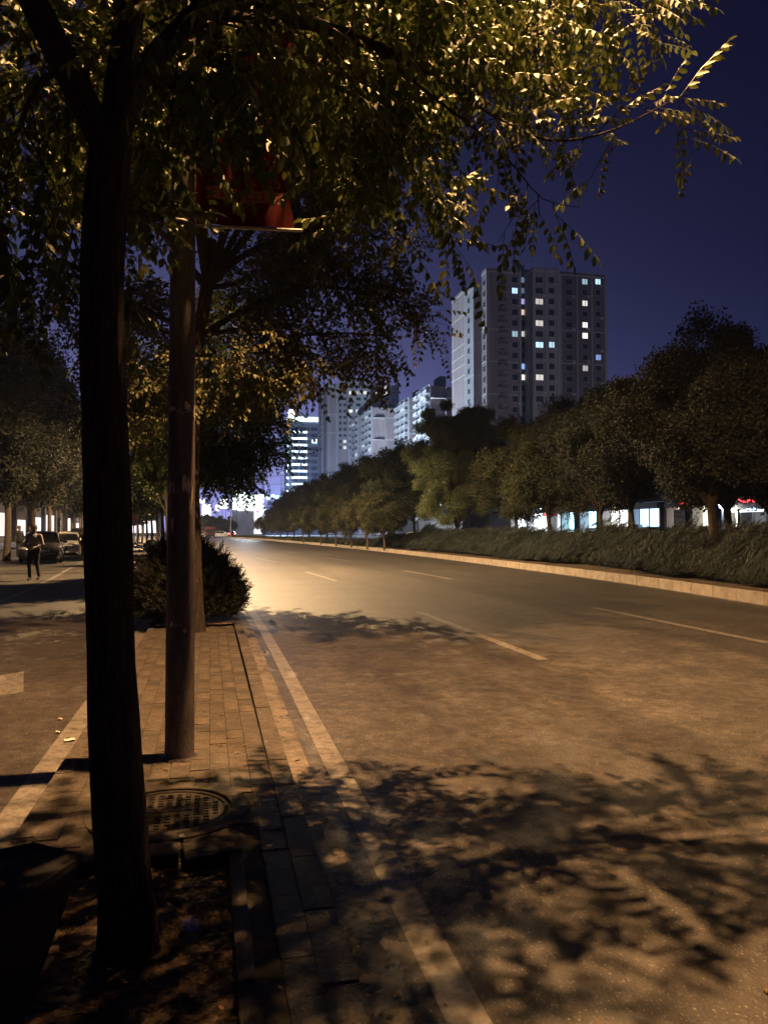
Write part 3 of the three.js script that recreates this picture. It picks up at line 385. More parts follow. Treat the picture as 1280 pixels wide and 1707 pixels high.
{ // third tree
  const x = -0.25 + shiftL(19.5), b = V(x, 0.06, -19.5), t = thing('street_tree', 'third street tree of the row with yellowish lit leaves low beside the lamp post', 'tree', b.toArray());
  mesh('trunk', tube([V(0, -0.05, 0), V(0.03, 1.2, 0), V(-0.02, 2.6, 0.05), V(0.05, 4.2, 0)], 0.12, 0.08, 30, 16, 0.1, 0.3, 2), M.bark, t);
  const F = V(x + 0.05, 4.1, -19.5), G = V(x, 2.8, -19.5), D = at, limbs = [
    { pts: [G, D(350, 740, 19), D(400, 720, 18.4), D(455, 715, 17.8)], r0: 0.05, r1: 0.01, from: 0.15, side: 11, reach: 0.9, droop: 0.5, dense: 1.2 },
    { pts: [G, D(340, 770, 18.4), D(370, 760, 17.8), D(405, 770, 17.4)], r0: 0.04, r1: 0.008, from: 0.1, side: 12, reach: 0.8, droop: 0.5, dense: 1.2 },
    { pts: [F, D(370, 640, 18.6), D(410, 620, 18), D(440, 640, 17.6)], r0: 0.05, r1: 0.01, from: 0.2, side: 10, reach: 1.1 },
    { pts: [F, V(x + 0.4, 5.8, -19.2), V(x + 0.9, 7.4, -18.8)], r0: 0.06, r1: 0.01, from: 0.2, side: 9, reach: 1.4 },
    { pts: [F, V(x - 0.9, 5.4, -19.8), V(x - 1.9, 6.6, -20.2)], r0: 0.05, r1: 0.01, from: 0.2, side: 9, reach: 1.4 },
    { pts: [G, V(x - 1.0, 3.9, -19.4), V(x - 2.1, 4.2, -19.2)], r0: 0.045, r1: 0.01, from: 0.2, side: 9, reach: 1.1, droop: 0.45 },
    { pts: [F, V(x + 0.4, 5.2, -21), V(x + 0.9, 5.7, -22.5)], r0: 0.045, r1: 0.01, from: 0.2, side: 9, reach: 1.2 },
    { pts: [F, V(x + 1.2, 5.0, -20.2), V(x + 2.4, 5.6, -20.8)], r0: 0.045, r1: 0.01, from: 0.2, side: 9, reach: 1.1 },
  ];
  leaves += growCrown(t, b, limbs, { seed: 303, geo: PIN_FAR, twigs: 5, twig: 0.45, perTwig: 4, tip: 4, leaf: 1.3 });
}

// leaf clump for trees further off: a spray of small leaves
function clump(seed, n, size, spread) { const r = rng(seed), pos = [], idx = []; for (let k = 0; k < n; k++) { const o = V(r() - 0.5, r() - 0.5, r() - 0.5).multiplyScalar(spread * 2), d = V(r() - 0.5, r() - 0.65, r() - 0.5).normalize(), s = V(0, 0, 0).crossVectors(d, V(r() - 0.5, r() - 0.5, r() - 0.5)).normalize(), l = size * (0.7 + 0.6 * r()), w = l * 0.28, b = pos.length / 3, n2 = V(0, 0, 0).crossVectors(d, s).multiplyScalar(w * 0.5); for (const [f, q, z] of [[0, 0, 0], [0.45, 1, 1], [0.45, -1, 1], [1, 0, 0]]) { const p = o.clone().addScaledVector(d, l * f).addScaledVector(s, w * q).addScaledVector(n2, z); pos.push(p.x, p.y, p.z); } idx.push(b, b + 1, b + 3, b, b + 3, b + 2); } const g = new THREE.BufferGeometry(); g.setAttribute('position', new THREE.Float32BufferAttribute(pos, 3)); g.setIndex(idx); g.computeVertexNormals(); return g; }
const CLUMP = clump(41, 16, 0.11, 0.16), CLUMP_FINE = clump(42, 22, 0.085, 0.17), CLUMP_BIG = clump(43, 14, 0.17, 0.26);
function cloudTree(o) {
  const r = rng(o.seed), t = thing(o.name ?? 'tree', o.label, 'tree', [o.x, o.y ?? 0.08, o.z], 0, o.group), H = o.trunk, [rx, ry, rz] = o.r, cy = o.cy, lean = o.lean ?? 0;
  const bark = o.bark ?? M.bark, top = V(lean, cy + ry * 0.2, 0);
  const g = [tube([V(0, -0.1, 0), V(lean * 0.2 + 0.04, H * 0.5, 0.03), V(lean * 0.5 - 0.03, H, 0), top], o.tr, o.tr * 0.35, 14, 10, 0.1, 0.3, 2)];
  const n = o.clumps, mats = [], tints = [], G = o.geo ?? CLUMP;
  for (let k = 0; k < n; k++) {
    const u = r() * 2 - 1, a = r() * Math.PI * 2, lobe = o.smooth ? 0.94 + 0.12 * r() : 0.78 + 0.42 * fbm(N3, a / 6.283 + o.seed * 0.137, u * 0.3 + 0.5, 6, 2), rad = Math.pow(r(), 0.42) * lobe, s = Math.sqrt(1 - u * u), taper = o.taper ? 1 - o.taper * Math.max(0, u) : 1;
    const c = V(lean + rx * s * Math.cos(a) * rad * taper, cy + ry * u * rad, rz * s * Math.sin(a) * rad * taper), cr = (o.clumpR ?? 0.28) * Math.min(rx, ry) * (0.45 + 1.1 * r());
    if (k % 4 === 0) { const f = V(lean * 0.4, H * (0.8 + 0.3 * r()), 0); g.push(tube([f, f.clone().lerp(c, 0.55).add(V(0, 0.12, 0)), c], o.tr * 0.38, 0.012, 6, 6, 0, 0, 2)); }
    const tone = 0.72 + 0.5 * r(), m = o.per * (0.7 + 0.6 * r());
    for (let i = 0; i < m; i++) { const v = V(r() - 0.5, r() - 0.5, r() - 0.5).normalize().multiplyScalar(cr * Math.pow(r(), 0.5)); v.y *= 0.75; const p = c.clone().add(v), sc = (o.scale ?? 1) * (0.7 + 0.6 * r()); mats.push(new THREE.Matrix4().compose(p, new THREE.Quaternion().setFromEuler(new THREE.Euler((r() - 0.5) * 1.6, r() * 6.28, (r() - 0.5) * 1.6)), V(sc, sc, sc))); const q = tone * (0.8 + 0.4 * r()), w = o.warm ?? 0; tints.push(C(q * (1 + w * r()), q, q * (1 - 0.3 * w))); }
  }
  mesh('trunk', mergeGeometries(g), bark, t);
  crown(t, G, o.mat ?? leafMatDull, mats, tints);
  leaves += mats.length;
  return t;
}
// rest of the separator row
[26.5, 34, 42, 50, 58, 67, 77, 88, 100, 114, 130, 148].forEach((d, i) => cloudTree({ name: 'street_tree', label: ['fourth', 'fifth', 'sixth', 'seventh', 'eighth', 'ninth', 'tenth', 'eleventh', 'twelfth', 'thirteenth', 'fourteenth', 'fifteenth'][i] + ' street tree of the separator row counted from the camera', group: 'street trees on the separator', x: -0.25 + shiftL(d), z: -d, trunk: 2.6, tr: 0.12, cy: 4.9, r: i < 3 ? [1.7, 1.9, 1.9] : [2.1, 2.2, 2.5], clumps: i < 3 ? 60 : 34, per: i < 3 ? 60 : 40, geo: i < 3 ? CLUMP : CLUMP_BIG, scale: i < 3 ? 1.15 : 1.5, mat: leafMat, seed: 400 + i }));
// tall trees along the left footway
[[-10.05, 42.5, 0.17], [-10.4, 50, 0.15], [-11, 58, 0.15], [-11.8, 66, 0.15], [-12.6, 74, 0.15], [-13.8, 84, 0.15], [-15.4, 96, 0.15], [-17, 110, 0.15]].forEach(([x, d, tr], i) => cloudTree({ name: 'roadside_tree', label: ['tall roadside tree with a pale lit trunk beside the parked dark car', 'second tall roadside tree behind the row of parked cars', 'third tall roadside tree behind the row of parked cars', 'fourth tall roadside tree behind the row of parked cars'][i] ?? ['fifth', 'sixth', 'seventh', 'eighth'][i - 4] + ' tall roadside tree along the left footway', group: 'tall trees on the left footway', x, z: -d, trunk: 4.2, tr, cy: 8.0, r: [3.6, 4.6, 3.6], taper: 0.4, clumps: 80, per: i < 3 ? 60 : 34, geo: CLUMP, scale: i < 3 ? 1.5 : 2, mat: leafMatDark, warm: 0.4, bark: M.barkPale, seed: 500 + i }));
// median trees on the right: [pixel column, depth, trunk radius, crown centre height, rx, ry, label]
const medianTrees = [
  [1185, 23, 0.15, 4.75, 3.0, 2.45, 'large dark median tree with the left trunk of the close pair at the right'],
  [1212, 24.5, 0.14, 4.9, 3.1, 2.5, 'large dark median tree with the right trunk of the close pair at the right'],
  [1330, 22, 0.15, 4.3, 3.0, 2.3, 'dark median tree whose crown is cut by the right edge of the picture'],
  [1052, 31, 0.14, 4.9, 2.7, 2.4, 'dark median tree left of the pair of trunks'],
  [1000, 36, 0.14, 5.3, 2.9, 2.9, 'dark broad median tree in front of the tall tower'],
  [914, 41, 0.14, 5.2, 3.0, 2.9, 'brownish median tree to the right of the rounded willow-like tree'],
  [860, 47, 0.12, 5.0, 2.8, 2.7, 'brownish low median tree just right of the rounded tree'],
];
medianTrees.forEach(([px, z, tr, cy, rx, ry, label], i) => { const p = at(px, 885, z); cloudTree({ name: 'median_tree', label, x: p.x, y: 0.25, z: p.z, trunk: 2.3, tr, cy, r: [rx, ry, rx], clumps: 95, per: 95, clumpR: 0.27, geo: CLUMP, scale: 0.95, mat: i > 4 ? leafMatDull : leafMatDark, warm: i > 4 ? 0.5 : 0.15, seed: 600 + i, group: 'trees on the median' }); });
{ const p = at(762, 885, 52); cloudTree({ name: 'median_tree', label: 'tall rounded green median tree with a dense egg shaped crown', x: p.x, y: 0.25, z: p.z, trunk: 1.7, tr: 0.15, cy: 6.2, r: [3.1, 4.4, 3.1], clumps: 150, per: 110, clumpR: 0.22, geo: CLUMP_FINE, scale: 1.05, mat: new THREE.MeshPhysicalMaterial({ color: C(0.185, 0.245, 0.105), roughness: 0.6, transmission: 0.25, thickness: 0, side: THREE.DoubleSide }), smooth: true, seed: 653, group: 'trees on the median' }); }
[[655, 62, 4.8, 2.6, 3.0, 0.14], [610, 72, 5.2, 2.7, 3.1, 0.5], [575, 84, 5.0, 2.7, 3.0, 0.3], [545, 96, 5.2, 2.9, 3.2, 0.3], [515, 112, 5.2, 3.0, 3.2, 0.2], [490, 130, 5.2, 3.2, 3.4, 0.2], [690, 66, 5.6, 2.6, 3.4, 0.1], [468, 152, 4.6, 3.0, 3.0, 0.2]].forEach(([px, z, cy, rx, ry, warm], i) => { const p = at(px, 885, z); cloudTree({ name: 'median_tree', label: ['mid sized median tree left of the rounded tree', 'rust tinted median tree below the stepped blocks', 'dusky median tree below the white balconies', 'dusky median tree under the middle tower', 'hazy median tree right of the round office building', 'hazy median tree below the round office building', 'tall slim median tree touching the rounded tree', 'last hazy median tree before the crossing'][i], x: p.x, y: 0.25, z: p.z, trunk: 2.0, tr: 0.12, cy, r: [rx, ry, rx], clumps: 80, per: 60, geo: CLUMP, scale: 1.35, mat: leafMatDull, warm, seed: 700 + i, group: 'trees on the median' }); });
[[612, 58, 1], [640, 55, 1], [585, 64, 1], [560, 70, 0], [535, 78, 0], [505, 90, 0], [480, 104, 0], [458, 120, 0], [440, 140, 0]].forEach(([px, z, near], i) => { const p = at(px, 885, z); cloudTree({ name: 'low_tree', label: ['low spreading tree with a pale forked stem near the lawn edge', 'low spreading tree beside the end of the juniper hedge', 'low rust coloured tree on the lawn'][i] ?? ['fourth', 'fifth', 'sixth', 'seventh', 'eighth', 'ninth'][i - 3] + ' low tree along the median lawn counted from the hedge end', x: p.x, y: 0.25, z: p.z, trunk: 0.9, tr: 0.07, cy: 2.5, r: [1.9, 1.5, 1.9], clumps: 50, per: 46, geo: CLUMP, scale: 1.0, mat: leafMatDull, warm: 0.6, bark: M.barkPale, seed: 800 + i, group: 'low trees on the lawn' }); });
[[345, 195], [362, 205], [335, 215], [380, 200], [322, 225]].forEach(([px, z], i) => { const p = at(px, 885, z); cloudTree({ name: 'far_tree', label: ['second', 'fourth', 'third', 'last', 'first'][i] + ' hazy tree from the left at the far end of the road', x: p.x, y: 0, z: p.z, trunk: 1.2, tr: 0.14, cy: 3.4, r: [2.9, 2.2, 2.9], clumps: 34, per: 34, geo: CLUMP_BIG, scale: 1.4, seed: 850 + i, group: 'hazy trees at the crossing' }); });

// ---------- junipers ----------
function spray(seed, n, len) { const r = rng(seed), pos = [], idx = []; const blade = (o, d, l, w) => { const s = V(0, 0, 0).crossVectors(d, V(r() - 0.5, r() - 0.5, r() - 0.5)).normalize(), b = pos.length / 3, u = V(0, 0, 0).crossVectors(d, s); for (const [f, q, z] of [[0, 0.4, 0], [0, -0.4, 0], [0.55, 1, 0.3], [0.55, -1, 0.3], [1, 0, 0], [0.5, 0, -1]]) { const p = o.clone().addScaledVector(d, l * f).addScaledVector(s, w * q).addScaledVector(u, w * z); pos.push(p.x, p.y, p.z); } idx.push(b, b + 2, b + 5, b + 2, b + 4, b + 5, b + 5, b + 3, b + 1, b + 5, b + 4, b + 3, b, b + 5, b + 1); };
  blade(V(0, 0, 0), V(1, 0.05, 0), len, 0.008); for (let k = 0; k < n; k++) { const t = 0.12 + 0.8 * k / n, a = k * 2.4, d = V(0.85, 0.5 * Math.cos(a), 0.5 * Math.sin(a)).normalize(); blade(V(len * t, 0, 0), d, len * (0.40 - 0.24 * t) * (0.7 + 0.6 * r()), 0.0065); } const g = new THREE.BufferGeometry(); g.setAttribute('position', new THREE.Float32BufferAttribute(pos, 3)); g.setIndex(idx); g.computeVertexNormals(); return g; }
const SPRAY = spray(51, 26, 0.5), needleMat = new THREE.MeshPhysicalMaterial({ color: C(0.028, 0.043, 0.041), roughness: 0.75, transmission: 0.1, thickness: 0, side: THREE.DoubleSide });
function place(mats, tints, p, d, s, r) { const q = new THREE.Quaternion().setFromUnitVectors(X1, d.normalize()).multiply(new THREE.Quaternion().setFromAxisAngle(X1, r() * 6.28)); mats.push(new THREE.Matrix4().compose(p, q, V(s, s, s))); const k = 0.6 + 0.8 * r(); tints.push(C(k, k * (0.95 + 0.1 * r()), k * 0.95)); }
{ // round bush round the second tree
  const t = thing('juniper_bush', 'dark rounded juniper bush on the separator at the second tree', 'bush', [-0.36, 0.1, -13.0]); t.scale.set(0.86, 0.96, 0.9); const r = rng(61), mats = [], tints = [];
  for (let i = 0; i < 3600; i++) { const u = Math.pow(r(), 0.8), a = r() * 6.28, s = Math.sqrt(1 - u * u), f = 0.35 + 0.6 * Math.pow(r(), 0.5), lump = 0.82 + 0.36 * fbm(N3, a / 6.28, u * 0.3, 16, 2), p = V(0.86 * s * Math.cos(a) * f * lump, 1.0 * u * f * lump + 0.06, 1.0 * s * Math.sin(a) * f * lump); place(mats, tints, p, V(p.x * 1.1, p.y * 0.5 + 0.28, p.z * 1.1).add(V((r() - 0.5) * 0.5, (r() - 0.5) * 0.5, (r() - 0.5) * 0.5)), 0.6 + 0.5 * r(), r); }
  crown(t, SPRAY, new THREE.MeshPhysicalMaterial({ color: C(0.020, 0.026, 0.021), roughness: 0.8, side: THREE.DoubleSide }), mats, tints).name = 'foliage';
  const st = []; for (let k = 0; k < 9; k++) { const a = k * 0.7; st.push(tube([V(0, 0, 0), V(0.25 * Math.cos(a), 0.3, 0.3 * Math.sin(a)), V(0.6 * Math.cos(a), 0.55, 0.7 * Math.sin(a))], 0.025, 0.006, 6, 5)); } mesh('stems', mergeGeometries(st), M.bark, t).name = 'stem';
  [[24, 0.55], [33, 0.5], [41, 0.6], [49, 0.5], [57, 0.55], [66, 0.5]].forEach(([d, s], i) => { const c = t.clone(); c.name = numbered('juniper_bush'); c.position.set(-0.25 + shiftL(d), 0.1, -d); c.scale.set(s * 1.15, s, s * 1.3); c.userData = { label: i < 2 ? ['small juniper bush in the separator beyond the round bush', 'second small juniper bush further along the separator'][i] : ['third', 'fourth', 'fifth', 'sixth'][i - 2] + ' small juniper bush along the separator beyond the round bush', category: 'bush', group: 'junipers on the separator' }; scene.add(c); });
}
{ // broad hedge of spreading junipers on the median
  const r = rng(62), mats = [], tints = [];
  const front = (d) => kerbR(d) + 0.25 + 0.9 * fbm(N1, d / 30, 0.3, 16, 3) + (d > 21 && d < 29 ? 0.7 * Math.sin((d - 22) / 7 * Math.PI) : 0);
  for (let i = 0; i < 20000; i++) {
    const d = 12 + 52 * Math.pow(r(), 1.25), x0 = front(d), x = x0 + 6.2 * Math.pow(r(), 1.7), mound = 0.05 + 1.55 * fbm(N2, x / 22, d / 26, 16, 2), edge = Math.min(1, 0.22 + (x - x0) / 1.9), end = Math.min(1, (64 - d) / 5 + 0.2), h = 1.2 * mound * edge * end * (0.72 + 0.28 * r());
    place(mats, tints, V(x, 0.24 + h * Math.pow(r(), 0.35), -d), V(0.75 + (r() - 0.5) * 1.0, 0.30 + r() * 0.4, (r() - 0.5) * 0.9 + 0.25), 0.8 + 0.7 * r(), r);
  }
  const im = new THREE.InstancedMesh(SPRAY, needleMat, mats.length); im.name = 'juniper_hedge'; im.userData = { label: 'broad mass of low spreading junipers behind the right kerb', category: 'hedge', kind: 'stuff' }; mats.forEach((m, i) => { im.setMatrixAt(i, m); im.setColorAt(i, tints[i]); }); im.castShadow = im.receiveShadow = true; scene.add(im);
}
{ // grass on the lawn edge
  const g = clump(71, 9, 0.14, 0.09), r = rng(72), im = new THREE.InstancedMesh(g, new THREE.MeshPhysicalMaterial({ color: C(0.055, 0.075, 0.022), roughness: 0.7, side: THREE.DoubleSide }), 9000); im.name = 'grass'; im.userData = { label: 'short rough grass along the inner edge of the median', category: 'grass', kind: 'stuff' };
  for (let i = 0; i < 9000; i++) { const d = 62 + 110 * Math.pow(r(), 0.9), x = kerbR(d) + (d < 62 ? 0.5 + 1.2 * r() : 0.3 + 5 * r()); im.setMatrixAt(i, new THREE.Matrix4().compose(V(x, 0.3, -d), new THREE.Quaternion().setFromEuler(new THREE.Euler(Math.PI, r() * 6, 0)), V(1, 0.8 + r() * 0.6, 1))); im.setColorAt(i, C(0.6 + r() * 0.6, 0.5 + r() * 0.5, 0.5)); } scene.add(im);
}

// ---------- tall buildings ----------
const phi = (px) => Math.atan((px - 640) / FOCAL) + YAW, xAt = (px, D) => D * Math.tan(phi(px)), depthAt = (px, D) => D * (Math.cos(YAW) + Math.tan(phi(px)) * Math.sin(YAW));
const heightAt = (px, py, D) => EYE + (885 - py) / FOCAL * depthAt(px, D);
const brickMap = texture(256, (u, v) => { const n = fbm(N1, u, v, 32, 3), b = 0.78 + 0.3 * (n - 0.5); return [b, b, b]; }, true);
const wallMat = (c, k = 0.12) => std(c, 0.9, { map: rep(brickMap, k) });
const B = { brick: wallMat([0.52, 0.43, 0.42]), brickDark: wallMat([0.33, 0.28, 0.29]), pale: wallMat([0.62, 0.60, 0.60]), white: wallMat([0.68, 0.68, 0.68]), band: std([0.55, 0.53, 0.5], 0.8), glass: std([0.035, 0.04, 0.05], 0.25), frame: std([0.4, 0.4, 0.4], 0.6), dark: std([0.06, 0.06, 0.065], 0.9) };
const litMats = new Map(); const lit = (c, k) => { const key = c.join() + k; if (!litMats.has(key)) litMats.set(key, glow(c, k, [0.3, 0.3, 0.3])); return litMats.get(key); };
const WHITE = [1, 0.95, 0.86], COOL = [0.55, 0.85, 1], BLUE = [0.32, 0.5, 1], WARM = [1, 0.8, 0.6], VIOLET = [0.55, 0.5, 1];
const frameGeo = new Map(), sized = (w, h, d) => { const k = [w.toFixed(2), h.toFixed(2), d].join(); if (!frameGeo.has(k)) frameGeo.set(k, new THREE.BoxGeometry(w, h, d)); return frameGeo.get(k); };
// one block of a tower: front at distance D between two pixel columns, its left flank reaching back
function blockOf(t, o) {
  const x0 = xAt(o.a, o.D), x1 = xAt(o.b, o.D), h = heightAt((o.a + o.b) / 2, o.top, o.D), back = o.back ?? 14;
  mesh('wall', box(x0, x1, -0.5, h, -o.D - back, -o.D), o.mat, t);
  mesh('parapet', box(x0 - 0.12, x1 + 0.12, h - 1.1, h - 0.75, -o.D - back - 0.1, -o.D + 0.14), B.band, t);
  for (const y of o.bands ?? []) { const yy = heightAt((o.a + o.b) / 2, y, o.D); mesh('string_course', box(x0 - 0.1, x1 + 0.1, yy - 0.12, yy + 0.12, -o.D - back - 0.08, -o.D + 0.12), B.band, t); }
  return { x0, x1, h };
}
const NEVER = [];
function windowsOn(t, D, cols, y0, pitch, count, lights = NEVER, w = 1.6, hh = 1.45) {
  for (const [px, ww] of cols) for (let k = 0; k < count; k++) {
    const py = y0 + k * pitch, x = xAt(px, D), y = heightAt(px, py, D), W = ww ?? w;
    if (y < 8) continue;
    const f = mesh('window', sized(W + 0.24, hh + 0.24, 0.16), B.frame, t); f.position.set(x, y, -D + 0.03);
    const L = lights.find((l) => Math.abs(l[0] - px) < 5 && Math.abs(l[1] - py) < pitch * 0.52);
    const p = mesh('pane', sized(W, hh, 0.05), L ? lit(L[2], L[3] ?? 1.2) : B.glass, f); p.position.z = 0.075;
    if (D < 250 && (k * 7 + Math.round(px)) % 3 === 0) mesh('air_conditioner', sized(0.85, 0.6, 0.4), B.band, f).position.set(W * 0.5 + 0.3, -hh * 0.5 - 0.45, 0.2);
    if (L) mesh('mullion', sized(0.1, hh, 0.05), B.frame, f).position.set(W * 0.08, 0, 0.11);
  }
}
{
  const t = thing('apartment_tower', 'tallest dark brick apartment tower on the right with scattered lit windows', 'tower');
  const lights = [[859, 479, BLUE, 2.2], [872, 464, [0.5, 0.6, 0.9], 0.35], [872, 482, [0.5, 0.6, 0.9], 0.25], [872, 500, VIOLET, 0.9], [872, 519, WARM, 0.9], [860, 554, COOL, 0.6], [873, 556, WHITE, 0.7], [873, 611, BLUE, 1.2], [873, 629, WHITE, 1.6], [898, 500, WHITE, 0.6], [900, 537, WHITE, 0.7], [899, 572, COOL, 1.3], [920, 573, COOL, 1.0], [899, 628, WHITE, 0.8], [976, 467, COOL, 0.6], [998, 468, COOL, 1.2], [976, 502, WHITE, 0.9], [976, 540, WHITE, 1.3], [976, 558, WHITE, 2.2], [999, 595, BLUE, 0.7], [976, 612, WHITE, 0.5]];
  const bands = [548, 602, 657];
  blockOf(t, { a: 812, b: 869, D: 190, top: 445, mat: B.brick, bands, back: 3.6 });
  blockOf(t, { a: 868, b: 894, D: 194, top: 446, mat: B.pale, back: 14, bands: [] });
  blockOf(t, { a: 890, b: 932.5, D: 188, top: 443, mat: B.pale, back: 5.8 });
  blockOf(t, { a: 933.5, b: 1012, D: 194.6, top: 452, mat: B.brickDark, bands: [551, 606], back: 14 });
  blockOf(t, { a: 790, b: 806, D: 202, top: 473, mat: B.pale, back: 8, bands: [570, 624] });
  blockOf(t, { a: 775, b: 792, D: 212, top: 478, mat: B.brick, bands: [522, 571, 590, 606, 624], back: 12 });
  windowsOn(t, 190, [[859, 1.5]], 464, 18.25, 13, lights);
  windowsOn(t, 194, [[873, 1.4]], 464, 18.25, 13, lights);
  windowsOn(t, 188, [[899, 2.4], [920.5, 1.5]], 464, 18.25, 12, lights);
  windowsOn(t, 194.6, [[950, 1.9], [976.5, 1.5], [998.5, 1.5]], 467, 18.25, 11, lights);
  // rounded balconies in one column of the front, pale rims
  const rim = new THREE.CylinderGeometry(1.25, 1.25, 0.9, 14, 1, false, -Math.PI / 2, Math.PI);
  for (let k = 0; k < 14; k++) { const py = 478 + k * 18.25, x = xAt(839, 190); const bal = mesh('balcony', rim, B.brickDark, t); bal.position.set(x, heightAt(839, py, 190), -190 + 0.02); mesh('rail', new THREE.TorusGeometry(1.27, 0.08, 5, 14, Math.PI).rotateX(Math.PI / 2), B.band, bal).position.y = 0.5; }
  mesh('pilaster', box(xAt(832.4, 190), xAt(834.2, 190), 0, heightAt(833, 447, 190), -190, -189.7), B.pale, t);
  // windows on the left flank
  for (let k = 0; k < 12; k++) { const f = mesh('window', sized(0.16, 1.7, 1.5), B.frame, t); f.position.set(xAt(812, 190) - 0.03, heightAt(812, 466 + k * 18.25, 190), -191.8); mesh('pane', sized(0.05, 1.4, 1.2), k === 4 ? lit([0.5, 0.62, 0.75], 0.5) : B.glass, f).position.x = -0.075; const g2 = mesh('window', sized(0.16, 1.7, 1.5), B.frame, t); g2.position.set(xAt(790, 202) - 0.03, heightAt(790, 492 + k * 18.25 * 0.95, 202), -206); mesh('pane', sized(0.05, 1.4, 1.2), B.glass, g2).position.x = -0.075; }
  for (const [px, D, top, w] of [[813.2, 190, 448, 0.7], [867.6, 190, 448, 0.7], [891, 188, 446, 0.8], [931.4, 188, 446, 0.8], [911, 188, 446, 0.5], [935, 194.6, 455, 0.7], [1010.6, 194.6, 455, 0.7], [963, 194.6, 455, 0.5], [988, 194.6, 455, 0.5]]) mesh('pilaster', box(xAt(px, D) - w / 2, xAt(px, D) + w / 2, 0, heightAt(px, top, D), -D, -D + 0.3), B.white, t);
  mesh('stair_house', box(xAt(864, 196), xAt(876, 196), 0, heightAt(870, 438, 196), -200, -196.5), B.white, t);
}
{
  const t = thing('apartment_tower', 'hazy middle apartment tower behind the row of stepped blocks', 'tower');
  const lights = [[583, 654.5, WHITE, 1], [597, 654.5, WHITE, 0.4], [609, 654.5, WHITE, 1.1], [583, 685, WHITE, 1.2], [597, 685, WHITE, 0.8], [628.6, 655, WHITE, 1.2], [643, 655, WHITE, 1.2], [642, 645, WHITE, 0.9], [574.5, 737, WHITE, 0.8], [573.5, 747, WHITE, 0.8]];
  blockOf(t, { a: 545, b: 581, D: 360, top: 639, mat: B.brick, bands: [691, 722], back: 14 });
  blockOf(t, { a: 580, b: 617, D: 356, top: 634, mat: B.pale, back: 10 });
  blockOf(t, { a: 617.5, b: 665, D: 363, top: 641, mat: B.brickDark, bands: [662], back: 14 });
  blockOf(t, { a: 536, b: 547, D: 372, top: 650, mat: B.brick, bands: [661, 671, 681, 691, 701, 711, 721, 731], back: 12 });
  mesh('pilaster', box(xAt(559.5, 360), xAt(563, 360), 0, heightAt(561, 636, 360), -360, -359.4), B.pale, t);
  windowsOn(t, 360, [[567, 1.4], [574.5, 1.4]], 644, 10.2, 11, lights);
  windowsOn(t, 356, [[584.5, 1.6], [597, 2.2], [609, 1.7]], 644, 10.2, 11, lights);
  windowsOn(t, 363, [[628.6, 2], [643, 2], [655, 1.6]], 645, 10.2, 5, lights);
  mesh('roof_house', box(xAt(586, 362), xAt(616, 362), 0, heightAt(600, 627, 362), -368, -364.5), B.pale, t);
}
{ // white lamp in the yard in front of the tower; it lights the facade
  const t = thing('courtyard_lamp', 'white yard lamp before the tall tower hidden behind the shops', 'street lamp', [95, 0, -116]);
  mesh('post', new THREE.CylinderGeometry(0.06, 0.09, 6, 10).translate(0, 3, 0), M.galv, t); mesh('lamp_globe', new THREE.SphereGeometry(0.22, 14, 10).translate(0, 6.2, 0), lit([1, 0.93, 0.95], 20), t);
  const L = new THREE.PointLight(C(1, 0.9, 0.97), 1700); L.position.set(0, 6.2, 0); L.castShadow = true; L.shadow.radius = 8; L.name = 'yard_light'; t.add(L);
}
// stepped row of mid-rise blocks: brick ends towards us, white glazed balconies on the flank
function midRise(label, D, a, b, aBack, top, split) {
  const t = thing('mid_rise_block', label, 'apartment block', [0, 0, 0], 0, 'stepped mid-rise blocks'), x = xAt(a, D), dep = x / Math.tan(phi(aBack)) - D, h = heightAt(a, top, D);
  mesh('wall', box(x, xAt(split ?? b, D), -0.5, h - 0.6, -D - dep, -D), B.brick, t);
  if (split) { mesh('wall', box(xAt(split, D), xAt(b, D), -0.5, h - 1.2, -D - dep, -D + 2.2), B.brick, t); }
  for (const f of [0.10, 0.27, 0.44]) mesh('string_course', box(x - 0.05, xAt(b, D) + 0.05, h * (1 - f), h * (1 - f) + 0.3, -D, -D + (split ? 2.35 : 0.15)), B.band, t);
  mesh('roof_house', box(x + 6, xAt(split ?? b, D) - 1, h - 0.7, h + 3.2, -D - dep * 0.5, -D - 2), B.pale, t);
  const n = Math.floor((h - 12) / 2.9), bays = 3, bw = dep / bays;
  for (let q = 0; q < bays; q++) { const z = -D - bw * (q + 0.5); mesh('bay_back', box(x - 0.3, x, 4, h, z - bw * 0.46, z + bw * 0.46), B.white, t); for (let k = 0; k < n; k++) { const y = h - 1.6 - k * 2.9; mesh('balcony', sized(1.3, 1.25, bw * 0.8), B.white, t).position.set(x - 0.8, y - 0.8, z); const w = mesh('window', sized(0.2, 1.35, bw * 0.7), (q * 7 + k * 5) % 9 === 3 ? lit([0.75, 0.85, 1], 0.6) : B.glass, t); w.position.set(x - 0.36, y + 0.7, z); } }
}
midRise('nearest stepped block with white balconies left of the tall tower', 248, 718, 762, 694, 639, 741);
midRise('second stepped block with white balconies behind the rounded tree', 284, 682, 702, 662, 661);
midRise('third stepped block with a wide plain brick end wall', 316, 620, 664, 604, 676, 640);
midRise('farthest stepped block, a narrow sliver of white balconies', 343, 597, 606, 583, 690);

